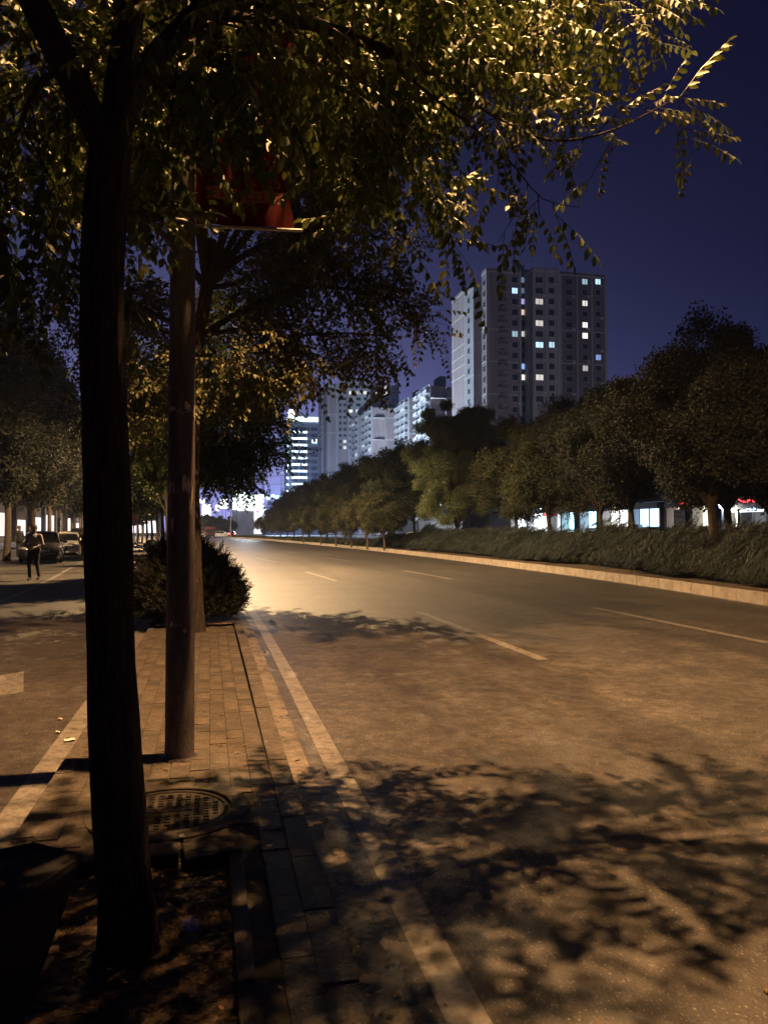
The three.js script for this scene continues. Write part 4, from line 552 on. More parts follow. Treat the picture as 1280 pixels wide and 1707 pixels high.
{ // round-cornered office building with white light strips
  const D = 424, t = thing('office_building', 'round cornered office building outlined with white light strips on each floor', 'office building');
  const x0 = xAt(486, D), x1 = xAt(535, D), xl = xAt(479.5, D + 9), h = heightAt(500, 694, D), fp = (o) => [[x0, D - o], [x0 - 1.4, D + 1.2 - o], [xl - o * 0.6, D + 9 - o * 0.3], [xl - o * 0.6, D + 30], [x1, D + 30], [x1, D - o]].map(([x, d]) => new THREE.Vector2(x, d));
  const ext = (o, y0, y1) => new THREE.ExtrudeGeometry(new THREE.Shape(fp(o)), { depth: y1 - y0, bevelEnabled: false }).rotateX(-Math.PI / 2).translate(0, y0, 0);
  mesh('wall', ext(0, -0.5, h), std([0.32, 0.35, 0.42], 0.5), t);
  mesh('crown_light', (() => { const a = fp(0.5), g = []; for (let k = 0; k < 2; k++) { } return mergeGeometries([box(x0 - 0.2, x1 + 0.2, h - 2.6, h - 0.2, -D, -D + 0.6), new THREE.BoxGeometry(0.6, 2.4, 9.2).rotateY(-0.2).translate((x0 + xl) / 2 - 1.0, h - 1.4, -D - 4.6)]); })(), lit([0.62, 0.84, 1], 4), t);
  for (let k = 0; k < 11; k++) {
    const y = heightAt(500, 720 + k * 10.9, D); if (y < 6) break;
    mesh('light_strip', mergeGeometries([box(x0, xAt(511.5, D), y - 0.4, y + 0.4, -D, -D + 0.4), new THREE.BoxGeometry(0.5, 0.75, 9.2).rotateY(-0.2).translate((x0 + xl) / 2 - 1.0, y - 0.1, -D - 4.6)]), lit([0.62, 0.82, 1], 6), t);
    mesh('spandrel', box(xAt(511.8, D), x1 - 0.2, y - 0.6, y + 0.7, -D, -D + 0.3), std([0.5, 0.52, 0.56], 0.7), t);
    for (const [a, b] of [[489, 497], [499, 510], [513, 515], [518, 529], [531, 534]]) mesh('window', box(xAt(a, D), xAt(b, D), y + 0.9, y + 2.7, -D, -D + 0.14), B.glass, t);
  }
  const sg = mesh('sign_frame', box(xAt(519, D), xAt(533.5, D), heightAt(526, 740, D), heightAt(526, 731, D), -D, -D + 0.35), B.dark, t);
  for (const [a, b, y0, y1] of [[519.5, 521, 739, 733], [521, 523.5, 739, 737], [524.5, 528, 739, 737], [526, 528, 737, 732], [530.5, 531.7, 739, 733], [531.7, 533.4, 739, 737.4]]) mesh('sign_letter', box(xAt(a, D), xAt(b, D), heightAt(526, y0, D), heightAt(526, y1, D), -D + 0.35, -D + 0.6), lit([0.6, 0.9, 1], 3), sg);
  const rs = mesh('roof_sign', new THREE.CylinderGeometry(2.1, 2.1, 1, 8).rotateX(Math.PI / 2).scale(0.85, 1.3, 1), lit([0.75, 0.88, 1], 8), t); rs.position.set(xAt(485, D), heightAt(485, 690, D), -D + 0.5);
  mesh('sign_post', box(-0.25, 0.25, -7, -2, -0.3, 0.3), B.frame, rs);
  mesh('roof_ring', new THREE.TorusGeometry(0.95, 0.35, 8, 16), B.white, t).position.set(xAt(494, D), h + 1.4, -D + 0.4);
  const bar = (xa, ya, xb, yb) => tube([V(xAt(xa, D), heightAt(xa, ya, D), -D + 0.4), V(xAt((xa + xb) / 2, D), heightAt(xa, (ya + yb) / 2, D), -D + 0.4), V(xAt(xb, D), heightAt(xb, yb, D), -D + 0.4)], 0.8, 0.8, 4, 6);
  mesh('roof_brace', bar(499, 687, 510.5, 697), B.white, t); mesh('roof_brace', bar(511.5, 687, 511, 697), B.white, t);
}

// ---------- lit buildings and signs at the crossing ----------
const GLOW = [0.80, 0.86, 1];
function lightPanel(w, h, color, k, pos, turnY, parent) { const L = new THREE.RectAreaLight(C(...color), k, w, h); L.position.copy(pos); L.name = 'panel_light'; (parent ?? scene).add(L); L.lookAt(pos.x + Math.sin(turnY) * 10, pos.y, pos.z + Math.cos(turnY) * 10); return L; }
{
  const D = 256, t = thing('department_store', 'blinding white floodlit store at the end of the road', 'building');
  const x0 = xAt(396, D), x1 = xAt(438, D), h = heightAt(417, 823, D);
  mesh('wall', box(x0, x1, -0.1, h, -D - 14, -D), B.white, t);
  mesh('lit_window', box(x0 + 0.2, x1 - 0.2, heightAt(417, 851, D), h - 0.3, -D, -D + 0.3), lit(GLOW, 6), t);
  mesh('lit_window', box(x1, x1 + 0.3, 3, h - 0.3, -D - 13.8, -D - 0.2), lit(GLOW, 6), t);
  mesh('lit_window', box(xAt(424, D), x1 - 0.2, 0.6, heightAt(417, 852, D), -D, -D + 0.3), lit([0.9, 0.88, 0.95], 2.2), t);
  mesh('sign_tower', box(xAt(387.5, D), x0 - 0.1, 0, heightAt(391, 820, D), -D - 4, -D + 0.2), B.white, t);
  const tw = mesh('lit_sign', box(xAt(388, D), xAt(395, D), heightAt(391, 849, D), heightAt(391, 818, D), -D + 0.2, -D + 0.5), lit(GLOW, 6), t);
  mesh('lit_sign', box(xAt(389, D), xAt(391, D), heightAt(390, 818, D), heightAt(390, 813.5, D), -D + 0.2, -D + 0.5), lit(GLOW, 6), tw);
  mesh('mast', box(xAt(406.8, D), xAt(409, D), h, heightAt(408, 817, D), -D - 0.6, -D - 0.1), lit(GLOW, 4), t);
  lightPanel(x1 - x0, 9, GLOW, 150, V((x0 + x1) / 2, 9, -D + 0.6), 0, t);
  lightPanel(13, 11, [0.62, 0.78, 1], 400, V(x1 + 0.6, 9, -D - 7), Math.PI / 2, t);
  mesh('red_sign', box(xAt(427, D), xAt(432, D), heightAt(430, 855, D), heightAt(430, 852, D), -D + 0.35, -D + 0.6), lit([1, 0.05, 0.12], 4), t);
}
function litSign(label, px0, px1, y0, y1, D, c, k, parts = 1) {
  const t = thing('lit_sign', label, 'sign', [0, 0, 0], 0, 'far lit signs'), x0 = xAt(px0, D), x1 = xAt(px1, D), ya = heightAt(px0, y1, D), yb = heightAt(px0, y0, D);
  for (let q = 0; q < parts; q++) { const w = (x1 - x0) / parts, r = mesh('sign_face', new RoundedBoxGeometry(w * (parts > 1 ? 0.72 : 1), yb - ya, 0.5, 2, Math.min(0.24, (yb - ya) * 0.3)), lit(c, k), t); r.position.set(x0 + w * (q + 0.5), (ya + yb) / 2 + (parts > 1 ? (q % 2) * 0.25 : 0), -D + 0.3); }
  for (const f of [0.3, 0.7]) mesh('post', box(x0 + (x1 - x0) * f - 0.08, x0 + (x1 - x0) * f + 0.08, 0, (ya + yb) / 2, -D - 0.12, -D + 0.02), B.dark, t);
}
litSign('small lavender roof sign left of the floodlit store', 323, 342, 832, 839, 236, [0.85, 0.83, 1], 3.5);
litSign('roundish white glowing sign beside the far trees', 337, 352, 841, 860, 240, [0.9, 0.88, 1], 3);
litSign('narrow white glowing sign between the far trees and the store', 359, 366, 842, 852, 240, [0.95, 0.88, 1], 3);
litSign('white glowing sign just left of the sign tower', 367, 380, 832, 848, 246, [0.92, 0.9, 1], 4.5);
litSign('small white sign low beside the lamp post', 327, 333, 847, 855, 238, [1, 0.92, 0.95], 2.5);
litSign('row of ice blue letters above the median trees', 443, 474, 826, 833, 214, [0.45, 0.75, 1], 4, 4);
litSign('faint blue square high in the haze by the round office building', 466, 472, 785, 789, 300, [0.35, 0.45, 0.8], 0.4);
{ // market hall closing the view on the left and the shop row along the left footway
  const t = thing('market_hall', 'long white lit hall seen between the trunks left of the lamp post', 'building'), D = 246;
  mesh('wall', box(-62, -14.5, -0.1, 13, -D - 16, -D), B.dark, t);
  for (let k = 0; k < 9; k++) mesh('lit_window', box(-61 + k * 5.2, -57.4 + k * 5.2 + (k % 2) * 0.9, 0.9, 4.6 + (k * 5 % 4) * 0.9, -D, -D + 0.25), lit([0.88, 0.9, 1], 1.5), t);
  lightPanel(46, 7, [0.88, 0.9, 1], 2.5, V(-38, 4.2, -D + 0.6), 0, t);
  const s = thing('shop_row', 'bright white shop row behind the parked cars on the left', 'building');
  mesh('wall', box(-40, -25.0, -0.1, 11, -215, -60), B.dark, s);
  for (let k = 0; k < 16; k++) { const z = -64 - k * 9; mesh('lit_window', box(-25.0, -24.7, 0.9, 3.0 + (k * 7 % 5) * 0.25, z - 4.2 - (k * 5 % 4), z), lit(k % 4 === 2 ? [0.7, 0.85, 1] : [0.95, 0.95, 1], k % 3 === 1 ? 0.7 : 1.5), s); mesh('fascia', box(-25.0, -24.4, 5.2, 6.2, z - 8.4, z + 0.3), B.dark, s); mesh('pier', box(-25.0, -24.5, -0.1, 5.1, z + 0.1, z + 1.0), B.dark, s); }
  lightPanel(140, 3.6, [0.92, 0.95, 1], 2.2, V(-24.2, 2.7, -136), Math.PI / 2, s);
}

// ---------- shop row behind the median ----------
{
  const X = 38, dAt = (px) => X / Math.tan(phi(px)), hAt = (px, py) => EYE + (885 - py) / FOCAL * (dAt(px) * Math.cos(YAW) + X * Math.sin(YAW));
  const bw = thing('shop_building', 'long dark building above the lit shops behind the median', 'building');
  mesh('wall', box(X + 1.3, X + 16, 0, 4.1, -170, -20), B.dark, bw); mesh('wall', box(X, X + 16, 4.1, 9.5, -170, -20), B.dark, bw);
  for (let k = 0; k < 26; k++) { const f = mesh('window', box(X - 0.1, X, 5.6, 7.4, -26 - k * 5.4 - 2, -26 - k * 5.4), B.frame, bw); mesh('pane', box(X - 0.14, X - 0.1, 5.75, 7.25, -26 - k * 5.4 - 1.85, -26 - k * 5.4 - 0.15), k === 11 ? lit(WHITE, 0.7) : B.glass, f); }
  const shop = (label, a, b, c, k, o = {}) => {
    const t = thing('shop', label, 'shop', [0, 0, 0], 0, 'shops behind the median'), z0 = -dAt(b), z1 = -dAt(a), w = z0 - z1;   // a nearer the left of the picture = farther
    const zl = Math.min(z0, z1), zr = Math.max(z0, z1);
    mesh('floor', box(X, X + 1.2, 0.5, 0.53, zl, zr), std([0.5, 0.5, 0.5], 0.4), t);
    mesh('pier', box(X, X + 1.2, 0.53, 4.05, zl - 0.25, zl), std([0.35, 0.34, 0.34], 0.8), t);
    mesh('pier', box(X, X + 1.2, 0.53, 4.05, zr, zr + 0.25), std([0.35, 0.34, 0.34], 0.8), t);
    mesh('fascia', box(X - 0.2, X + 0.05, o.head ?? 3.5, 4.05, zl, zr), o.fascia ?? std([0.2, 0.2, 0.22], 0.6), t);
    mesh('lit_window', box(X + 1.0, X + 1.15, 0.6, (o.head ?? 3.5) + 0.2, zl, zr), lit(c, k * 1.7), t);
    const n = Math.max(1, Math.round((zr - zl) / 1.6)); for (let q = 0; q <= n; q++) { const z = zl + (zr - zl) * q / n; mesh('mullion', box(X + 0.02, X + 0.10, 0.53, o.head ?? 3.5, z - 0.04, z + 0.04), B.frame, t); }
    for (let q = 0; q < (o.goods ?? 3); q++) { const z = zl + (zr - zl) * (q + 0.5) / (o.goods ?? 3), hgt = 0.7 + ((q * 37 + a) % 10) / 10; mesh('display', new RoundedBoxGeometry(0.5, hgt, Math.min(0.9, (zr - zl) / 5), 1, 0.05), std([0.4, 0.38, 0.36], 0.7), t).position.set(X + 0.55, 0.54 + hgt / 2, z); }
    return { t, zl, zr };
  };
  const cool = [0.86, 0.93, 1], panel = (s, k, c, h = 2.6) => lightPanel(s.zr - s.zl, h, c, k, V(X - 0.3, 2.1, (s.zl + s.zr) / 2), -Math.PI / 2, s.t);
  const sign = (s, px0, px1, y0, y1, c, k, n, off = 0.24) => { const m = mesh('sign_board', box(X - off, X - off + 0.03, hAt(px0, y1), hAt(px0, y0), -dAt(px0), -dAt(px1)), B.dark, s.t); const za = -dAt(px0), zb = -dAt(px1), w = (zb - za) / n; for (let q = 0; q < n; q++) { const ya = hAt(px0, y1) + 0.05, yb = hAt(px0, y0) - 0.05, z = za + w * (q + 0.5), g = [box(X - off - 0.05, X - off - 0.005, ya, yb, z - w * 0.32, z - w * 0.17), box(X - off - 0.05, X - off - 0.005, q % 2 ? ya : (ya + yb) / 2 - 0.05, q % 2 ? ya + 0.12 : (ya + yb) / 2 + 0.07, z - w * 0.165, z + w * 0.3)]; mesh('sign_letter', mergeGeometries(g), lit(c, k), m); } };
  const s0 = shop('dim grey shutter front at the far left of the shop row', 690, 770, [0.7, 0.75, 0.85], 0.10);
  const s1 = shop('small white shop under the violet neon sign', 851, 877, cool, 1.8); sign(s1, 861, 875, 849, 856, [0.25, 0.2, 1], 4, 3);
  const s2 = shop('brightest wide white shop under the pale blue sign', 878, 914, cool, 3.6, { head: 3.6 }); sign(s2, 892, 908, 845, 853, [0.5, 0.75, 1], 5, 3); panel(s2, 5, cool);
  const s3 = shop('narrow shop under a short red sign', 915, 934, cool, 0.9); sign(s3, 909, 932, 856, 861, [1, 0.05, 0.05], 3, 3);
  const s4 = shop('shop with a single cyan edged glowing doorway', 935, 956, [0.45, 0.85, 1], 3.2, { goods: 1 }); panel(s4, 3, [0.5, 0.85, 1]);
  const s5 = shop('shop with two blue glowing panels and a grey side wall', 966, 993, [0.5, 0.78, 1], 2.6, { goods: 2 });
  const s6 = shop('white shop under a small yellow sign seen between thin trunks', 1003, 1046, [1, 0.98, 0.94], 1.7, { goods: 4 }); sign(s6, 1027, 1036, 844, 850, [1, 0.85, 0.1], 2, 2); panel(s6, 3, [1, 0.98, 0.94]);
  const s7 = shop('shop with blue lit windows in dark frames', 1049, 1098, [0.42, 0.68, 1], 1.6, { goods: 5 }); panel(s7, 2, [0.5, 0.75, 1]);
  const s8 = shop('cream lit shop beside the dark menu board', 1110, 1132, [1, 0.86, 0.74], 0.9); sign(s8, 1137, 1152, 836, 843, [1, 0.05, 0.05], 3, 2);
  const s9 = shop('cream lit shop window with a mottled display', 1153, 1183, [1, 0.93, 0.74], 1.3, { goods: 6 });
  const s10 = shop('cream lit shop doorway behind the twin trunks', 1206, 1229, [1, 0.9, 0.76], 1.2, { goods: 1 });
  const s11 = shop('shop with a grey counter and a white strip light under its awning', 1233, 1300, [0.55, 0.56, 0.6], 0.10, { head: 3.0, fascia: std([0.5, 0.5, 0.5], 0.6) }); sign(s11, 1235, 1264, 831, 840, [1, 0.05, 0.06], 3, 4);
  mesh('strip_light', box(X - 0.3, X - 0.2, 2.9, 3.05, -dAt(1238), -dAt(1278)), lit([0.85, 0.93, 1], 2.5), s11.t); sign(s11, 1250, 1268, 846, 853, [0.5, 0.75, 1], 3, 3, 0.36);
  mesh('counter', box(X - 0.9, X - 0.3, 0.5, 1.6, -dAt(1240), -dAt(1290)), std([0.28, 0.27, 0.28], 0.7), s11.t);
  mesh('wall_lamp', new THREE.SphereGeometry(0.16, 12, 8), lit([1, 0.97, 0.9], 14), s11.t).position.set(X - 0.5, hAt(1232, 851), -dAt(1232));
  const mb = thing('menu_board', 'dark menu board with rows of pale print beside the cream shop', 'sign'); const zb = -dAt(1140);
  mesh('board', box(X - 0.6, X - 0.52, 0.9, 3.3, -dAt(1133), -dAt(1150)), std([0.10, 0.10, 0.11], 0.6), mb); for (let k = 0; k < 5; k++) mesh('print_row', box(X - 0.62, X - 0.605, 1.15 + k * 0.42, 1.33 + k * 0.42, -dAt(1134.5), -dAt(1148.5)), std([0.4, 0.38, 0.36], 0.8), mb); mesh('post', box(X - 0.5, X - 0.45, 0.5, 3.3, zb - 0.05, zb + 0.05), B.dark, mb);
  { const r = thing('rear_block', 'dark housing block behind the shops glimpsed through the right hand trees', 'building'), D = 96, xa = xAt(1040, D), xb = xAt(1190, D);
    mesh('wall', box(xa, xb, 0, heightAt(1110, 655, D), -D - 12, -D), B.brickDark, r);
    for (let q = 0; q < 8; q++) for (let k = 0; k < 4; k++) { const x = xa + (xb - xa) * (q + 0.5) / 8, y = 11 + k * 2.9, f = mesh('window', sized(1.84, 1.64, 0.16), B.frame, r); f.position.set(x, y, -D + 0.05); mesh('pane', sized(1.6, 1.4, 0.05), (q * 5 + k * 3) % 7 === 1 ? lit([0.75, 0.85, 1], 3) : B.glass, f).position.z = 0.075; } }
  // twin lamp between the two trunks
  const p = at(1203.5, 885, 40), tl = thing('twin_lamp', 'pair of blue white lamps on a thin post between the twin trunks', 'street lamp', [p.x, 0, p.z]);
  mesh('post', new THREE.CylinderGeometry(0.05, 0.07, 2.75, 10).translate(0, 1.375, 0), M.galv, tl); mesh('bracket', box(-0.14, 0.14, 2.7, 2.75, -0.03, 0.03), M.galv, tl);
  for (const s of [-1, 1]) { const l = mesh('lamp_bulb', new THREE.SphereGeometry(0.09, 14, 10), lit([0.55, 0.7, 1], 16), tl); l.position.set(s * 0.145, 2.85, 0); }
  const pl = new THREE.PointLight(C(0.6, 0.75, 1), 12); pl.position.set(0, 2.85, 0.3); pl.shadow.radius = 5; pl.castShadow = true; pl.name = 'lamp_light'; tl.add(pl);
}

// ---------- cars ----------
function makeCar(name, label, paintColor, o = {}) {
  const t = thing(name, label, 'car', [0, 0, 0], 0, o.group), W = o.w ?? 0.91, H = o.h ?? 1.47;
  const paint = new THREE.MeshPhysicalMaterial({ color: C(...paintColor), roughness: 0.4, metalness: 0, clearcoat: 1, clearcoatRoughness: 0.08 });
  const glass = std([0.012, 0.013, 0.016], 0.08), lightMat = new THREE.MeshPhysicalMaterial({ color: C(0.75, 0.75, 0.75), roughness: 0.12, metalness: 0.7 });
  const loft = (st) => { const n = st[0].length, pos = [], idx = []; for (const s of st) for (const p of s) pos.push(...p); for (let i = 0; i + 1 < st.length; i++) for (let j = 0; j + 1 < n; j++) { const a = i * n + j; idx.push(a, a + n, a + n + 1, a, a + n + 1, a + 1); } for (const [s, f] of [[0, 1], [st.length - 1, 0]]) for (let j = 1; j + 1 < n; j++) { const a = s * n; f ? idx.push(a, a + j, a + j + 1) : idx.push(a, a + j + 1, a + j); } const g = new THREE.BufferGeometry(); g.setAttribute('position', new THREE.Float32BufferAttribute(pos, 3)); g.setIndex(idx); g.computeVertexNormals(); return toCreasedNormals(g, 0.6); };
  // lower body, front at +z
  const body = [[2.28, 0.72, 0.34, 0.62], [2.24, 0.84, 0.26, 0.70], [2.05, 0.965, 0.2, 0.80], [1.6, 1, 0.18, 0.90], [1.0, 1, 0.18, 0.99], [0.2, 1, 0.18, 1.0], [-1.0, 1, 0.18, 1.02], [-1.7, 0.99, 0.2, 1.03], [-2.1, 0.95, 0.26, 1.0], [-2.25, 0.84, 0.34, 0.9]].map(([z, k, y0, y1]) => { const w = W * k; return [[-w * 0.86, y0, z], [-w, y0 + 0.14, z], [-w, (y0 + y1) / 2 + 0.06, z], [-w * 0.97, y1 - 0.07, z], [-w * 0.86, y1 - 0.005, z], [-w * 0.4, y1 + 0.03, z], [0, y1 + 0.04, z], [w * 0.4, y1 + 0.03, z], [w * 0.86, y1 - 0.005, z], [w * 0.97, y1 - 0.07, z], [w, (y0 + y1) / 2 + 0.06, z], [w, y0 + 0.14, z], [w * 0.86, y0, z]]; });
  const bm = mesh('body', loft(body), paint, t);
  const cab = (zs, inset) => zs.map(([z, y, k]) => { const w = W * k - inset; return [[-W * 0.9 + inset, 0.96, z], [-(w + (W * 0.9 - w) * 0.35), 0.96 + (y - 0.96) * 0.55, z], [-w, y - 0.04, z], [-w * 0.9, y, z], [0, y + 0.02, z], [w * 0.9, y, z], [w, y - 0.04, z], [w + (W * 0.9 - w) * 0.35, 0.96 + (y - 0.96) * 0.55, z], [W * 0.9 - inset, 0.96, z]]; });
  mesh('glass', loft(cab([[1.08, 1.0, 0.8], [0.65, 1.22, 0.74], [0.25, H - 0.05, 0.68], [-0.5, H - 0.02, 0.67], [-1.15, H - 0.08, 0.66], [-1.75, 1.08, 0.76]], 0.01)), glass, t);
  mesh('roof', loft([[0.3, H - 0.045, 0.70], [-0.1, H, 0.69], [-0.7, H, 0.68], [-1.15, H - 0.06, 0.675]].map(([z, y, k]) => { const w = W * k; return [[-w, y - 0.05, z], [-w * 0.9, y, z], [0, y + 0.03, z], [w * 0.9, y, z], [w, y - 0.05, z], [0, y - 0.03, z]]; })), paint, t);
  for (const s of [-1, 1]) {
    mesh('pillar', tube([V(s * W * 0.86, 0.98, 1.04), V(s * W * 0.78, 1.22, 0.64), V(s * W * 0.71, H - 0.05, 0.28)], 0.035, 0.03, 8, 6), paint, t);
    mesh('pillar', tube([V(s * W * 0.9, 1.0, -0.35), V(s * W * 0.8, 1.25, -0.38), V(s * W * 0.7, H - 0.05, -0.4)], 0.035, 0.03, 6, 6), paint, t);
    mesh('pillar', tube([V(s * W * 0.9, 1.02, -1.6), V(s * W * 0.76, 1.28, -1.42), V(s * W * 0.69, H - 0.08, -1.12)], 0.06, 0.04, 6, 6), paint, t);
    const hl = mesh('headlight', new THREE.SphereGeometry(1, 16, 10).scale(0.24, 0.085, 0.16), lightMat, t); hl.position.set(s * W * 0.72, 0.70, 2.13); hl.rotation.set(0, s * 0.45, s * 0.12);
    mesh('mirror', new RoundedBoxGeometry(0.2, 0.13, 0.12, 2, 0.05), paint, t).position.set(s * (W + 0.1), 1.02, 0.72);
    mesh('fog_lamp', new THREE.CylinderGeometry(0.06, 0.06, 0.04, 14).rotateX(Math.PI / 2), lightMat, t).position.set(s * W * 0.74, 0.4, 2.2);
    mesh('tail_light', new RoundedBoxGeometry(0.3, 0.14, 0.1, 2, 0.03), std([0.3, 0.01, 0.01], 0.25), t).position.set(s * W * 0.74, 0.82, -2.2);
    mesh('door_handle', new RoundedBoxGeometry(0.03, 0.03, 0.18, 1, 0.01), M.chrome, t).position.set(s * (W + 0.005), 0.88, -0.1);
    for (const z of [1.38, -1.36]) { const wh = mesh('wheel', new THREE.TorusGeometry(0.235, 0.09, 10, 28).rotateY(Math.PI / 2), M.rubber, t); wh.position.set(s * (W - 0.09), 0.322, z); mesh('rim', new THREE.CylinderGeometry(0.19, 0.19, 0.1, 20).rotateZ(Math.PI / 2), lightMat, wh); for (let k = 0; k < 5; k++) mesh('spoke', new THREE.BoxGeometry(0.03, 0.34, 0.045).rotateX(k * Math.PI / 5).translate(s * 0.05, 0, 0), M.chrome, wh); mesh('arch', new THREE.TorusGeometry(0.36, 0.03, 6, 18, Math.PI).rotateY(Math.PI / 2).translate(s * 0.085, 0, 0), M.black, wh); }
  }
  const gr = mesh('grille', new RoundedBoxGeometry(0.85, 0.18, 0.08, 2, 0.03), M.black, t); gr.position.set(0, 0.62, 2.25); for (let k = -1; k <= 1; k++) mesh('slat', new THREE.BoxGeometry(0.8, 0.015, 0.02), M.chrome, gr).position.set(0, k * 0.05, 0.045);
  mesh('air_intake', new RoundedBoxGeometry(1.1, 0.12, 0.06, 2, 0.03), M.black, t).position.set(0, 0.34, 2.25);
  mesh('bumper_trim', new RoundedBoxGeometry(1.2, 0.025, 0.03, 1, 0.01), M.chrome, t).position.set(0, 0.46, 2.285);
  mesh('number_plate', new RoundedBoxGeometry(0.44, 0.14, 0.02, 1, 0.008), std([0.03, 0.07, 0.25], 0.5), t).position.set(0, 0.5, 2.3);
  mesh('underside', box(-W * 0.84, W * 0.84, 0.16, 0.3, -2.0, 2.0), M.black, t);
  return t;
}
const G1 = 'cars parked along the left footway';
const dark = makeCar('parked_car', 'dark parked car facing us, first in the row behind the walking man', [0.02, 0.02, 0.022], { group: G1, h: 1.52, w: 0.95 }); dark.position.set(-8.05, 0, -41.0); dark.rotation.y = R(8);
const whiteCar = makeCar('parked_car', 'white parked car second in the row, its flank lit by the street lamps', [0.88, 0.86, 0.82], { group: G1 }); whiteCar.position.set(-8.1, 0, -47.4); whiteCar.rotation.y = R(9);
copyOf(dark, [-8.7, 0, -53.8], R(9), 'dark parked car third in the row behind the white car');
const tallCar = makeCar('parked_car', 'tall dark parked car fourth in the row with a roof rack', [0.03, 0.03, 0.035], { group: G1, h: 1.75 }); tallCar.position.set(-9.3, 0, -60.5); tallCar.rotation.y = R(9);
copyOf(whiteCar, [-10.2, 0, -67.5], R(9), 'pale parked car at the far end of the row on the left');
copyOf(dark, [-11.9, 0.1, -40.5], R(10), 'dark parked car half cut by the left edge of the picture');
{
  const G2 = 'cars parked in front of the shops', put = (src, px, z, turn, label) => { const p = at(px, 885, z), c = copyOf(src, [p.x, 0, p.z], turn, label); c.userData.group = G2; return c; };
  put(tallCar, 1102, 42, R(78), 'dark car parked behind the hedge in front of the blue lit shop');
  put(dark, 1270, 34, R(80), 'dark car behind the hedge at the right edge of the picture');
  put(whiteCar, 705, 74, R(60), 'pale car parked behind the trunks left of the rounded tree');
  put(whiteCar, 735, 78, R(65), 'second pale car parked behind the trunks left of the rounded tree');
  put(dark, 896, 62, R(70), 'dark car parked before the brightest white shop');
  put(whiteCar, 960, 56, R(75), 'pale car parked before the grey shop wall');
  put(dark, 1165, 40, R(80), 'low dark car parked before the cream shop window');
}
{ // dark red lorry and cars far up the road
  const D = 176, p = V(xAt(350, D), 0, -D), t = thing('lorry', 'dull red box lorry standing far up the road', 'lorry', p.toArray());
  const red = std([0.16, 0.05, 0.045], 0.7);
  mesh('cargo_box', new RoundedBoxGeometry(2.3, 1.75, 4.4, 2, 0.06).translate(0, 1.55, -0.6), red, t); mesh('cab', new RoundedBoxGeometry(2.1, 1.5, 1.6, 3, 0.2).translate(0, 1.25, 2.5), red, t);
  mesh('windscreen', new RoundedBoxGeometry(1.8, 0.6, 0.06, 1, 0.02).translate(0, 1.55, 3.32), B.glass, t); mesh('bumper', new RoundedBoxGeometry(2.1, 0.3, 0.2, 1, 0.05).translate(0, 0.55, 3.3), M.black, t);
  for (const s of [-1, 1]) { mesh('headlight', new THREE.SphereGeometry(0.12, 10, 8).translate(s * 0.8, 0.75, 3.34), M.chrome, t); for (const z of [2.4, -1.8]) mesh('wheel', new THREE.TorusGeometry(0.3, 0.13, 8, 18).rotateY(Math.PI / 2).translate(s * 0.95, 0.43, z), M.rubber, t); }
  const c1 = copyOf(whiteCar, [xAt(333, 168), 0, -168], 0.2, 'pale car waiting left of the red lorry far up the road'); c1.userData.group = 'far cars';
  const c2 = copyOf(whiteCar, [xAt(371, 186), 0, -186], 1.2, 'pale car turning right of the red lorry far up the road'); c2.userData.group = 'far cars';
  // red tail light of a car at the median nose
  const c3 = copyOf(dark, [xAt(398, 150) - 0.3, 0, -186], Math.PI, 'dark car with a glowing red tail light beyond the median nose'); c3.userData.group = 'far cars'; for (const s of [-1, 1]) mesh('tail_lamp', new THREE.SphereGeometry(0.22, 10, 8), lit([1, 0.06, 0.06], 6), c3).position.set(s * 0.66, 0.85, -2.26);
}
// ---------- signs, signal, wires ----------
{
  const d = 74, x = -0.2 + shiftL(d) - 1.3, t = thing('road_sign', 'two stacked red rimmed round signs on a post in the separator', 'sign', [x, 0.1, -d]);
  mesh('post', new THREE.CylinderGeometry(0.04, 0.04, 3.5, 8).translate(0, 1.75, 0), M.galv, t);
  for (const y of [3.15, 2.3]) { const p = mesh('sign_plate', new THREE.CylinderGeometry(0.4, 0.4, 0.02, 24).rotateX(Math.PI / 2).translate(0, y, 0.06), std([0.45, 0.03, 0.03], 0.5), t); mesh('sign_centre', new THREE.CylinderGeometry(0.27, 0.27, 0.02, 24).rotateX(Math.PI / 2).translate(0, y, 0.075), std([0.12, 0.12, 0.25], 0.5), p); }
  const D = 128, s = thing('signal_post', 'thin post carrying a dark upright signal box in front of the bright store', 'signal', [xAt(385, D), 0.2, -D]);
  const h = heightAt(385, 848, D), h1 = heightAt(385, 836, D);
  mesh('post', new THREE.CylinderGeometry(0.06, 0.08, h, 8).translate(0, h / 2, 0), M.galv, s); const sb = mesh('signal_box', new RoundedBoxGeometry(0.46, h1 - h, 0.3, 2, 0.05).translate(0, (h + h1) / 2 - 0.2, 0), std([0.05, 0.04, 0.04], 0.6), s); for (let k = 0; k < 3; k++) mesh('lens', new THREE.CylinderGeometry(0.13, 0.13, 0.04, 12).rotateX(Math.PI / 2).translate(0, h + (h1 - h) * (0.2 + 0.3 * k) - 0.2, 0.16), M.black, sb);
  for (const [y0, y1, k] of [[793, 794, 0], [806, 808, 1]]) { const a = V(xAt(280, 150), heightAt(280, y0, 150), -150), b = V(xAt(560, 150), heightAt(560, y1 - 6, 150), -150), m = a.clone().lerp(b, 0.5).add(V(0, -0.5, 0)); tag(mesh('overhead_wire', new THREE.TubeGeometry(new THREE.CatmullRomCurve3([a, m, b]), 20, 0.03, 5), M.black), ['upper thin wire crossing the sky before the glow', 'lower thin wire crossing the sky before the glow'][k], 'wire'); }
}

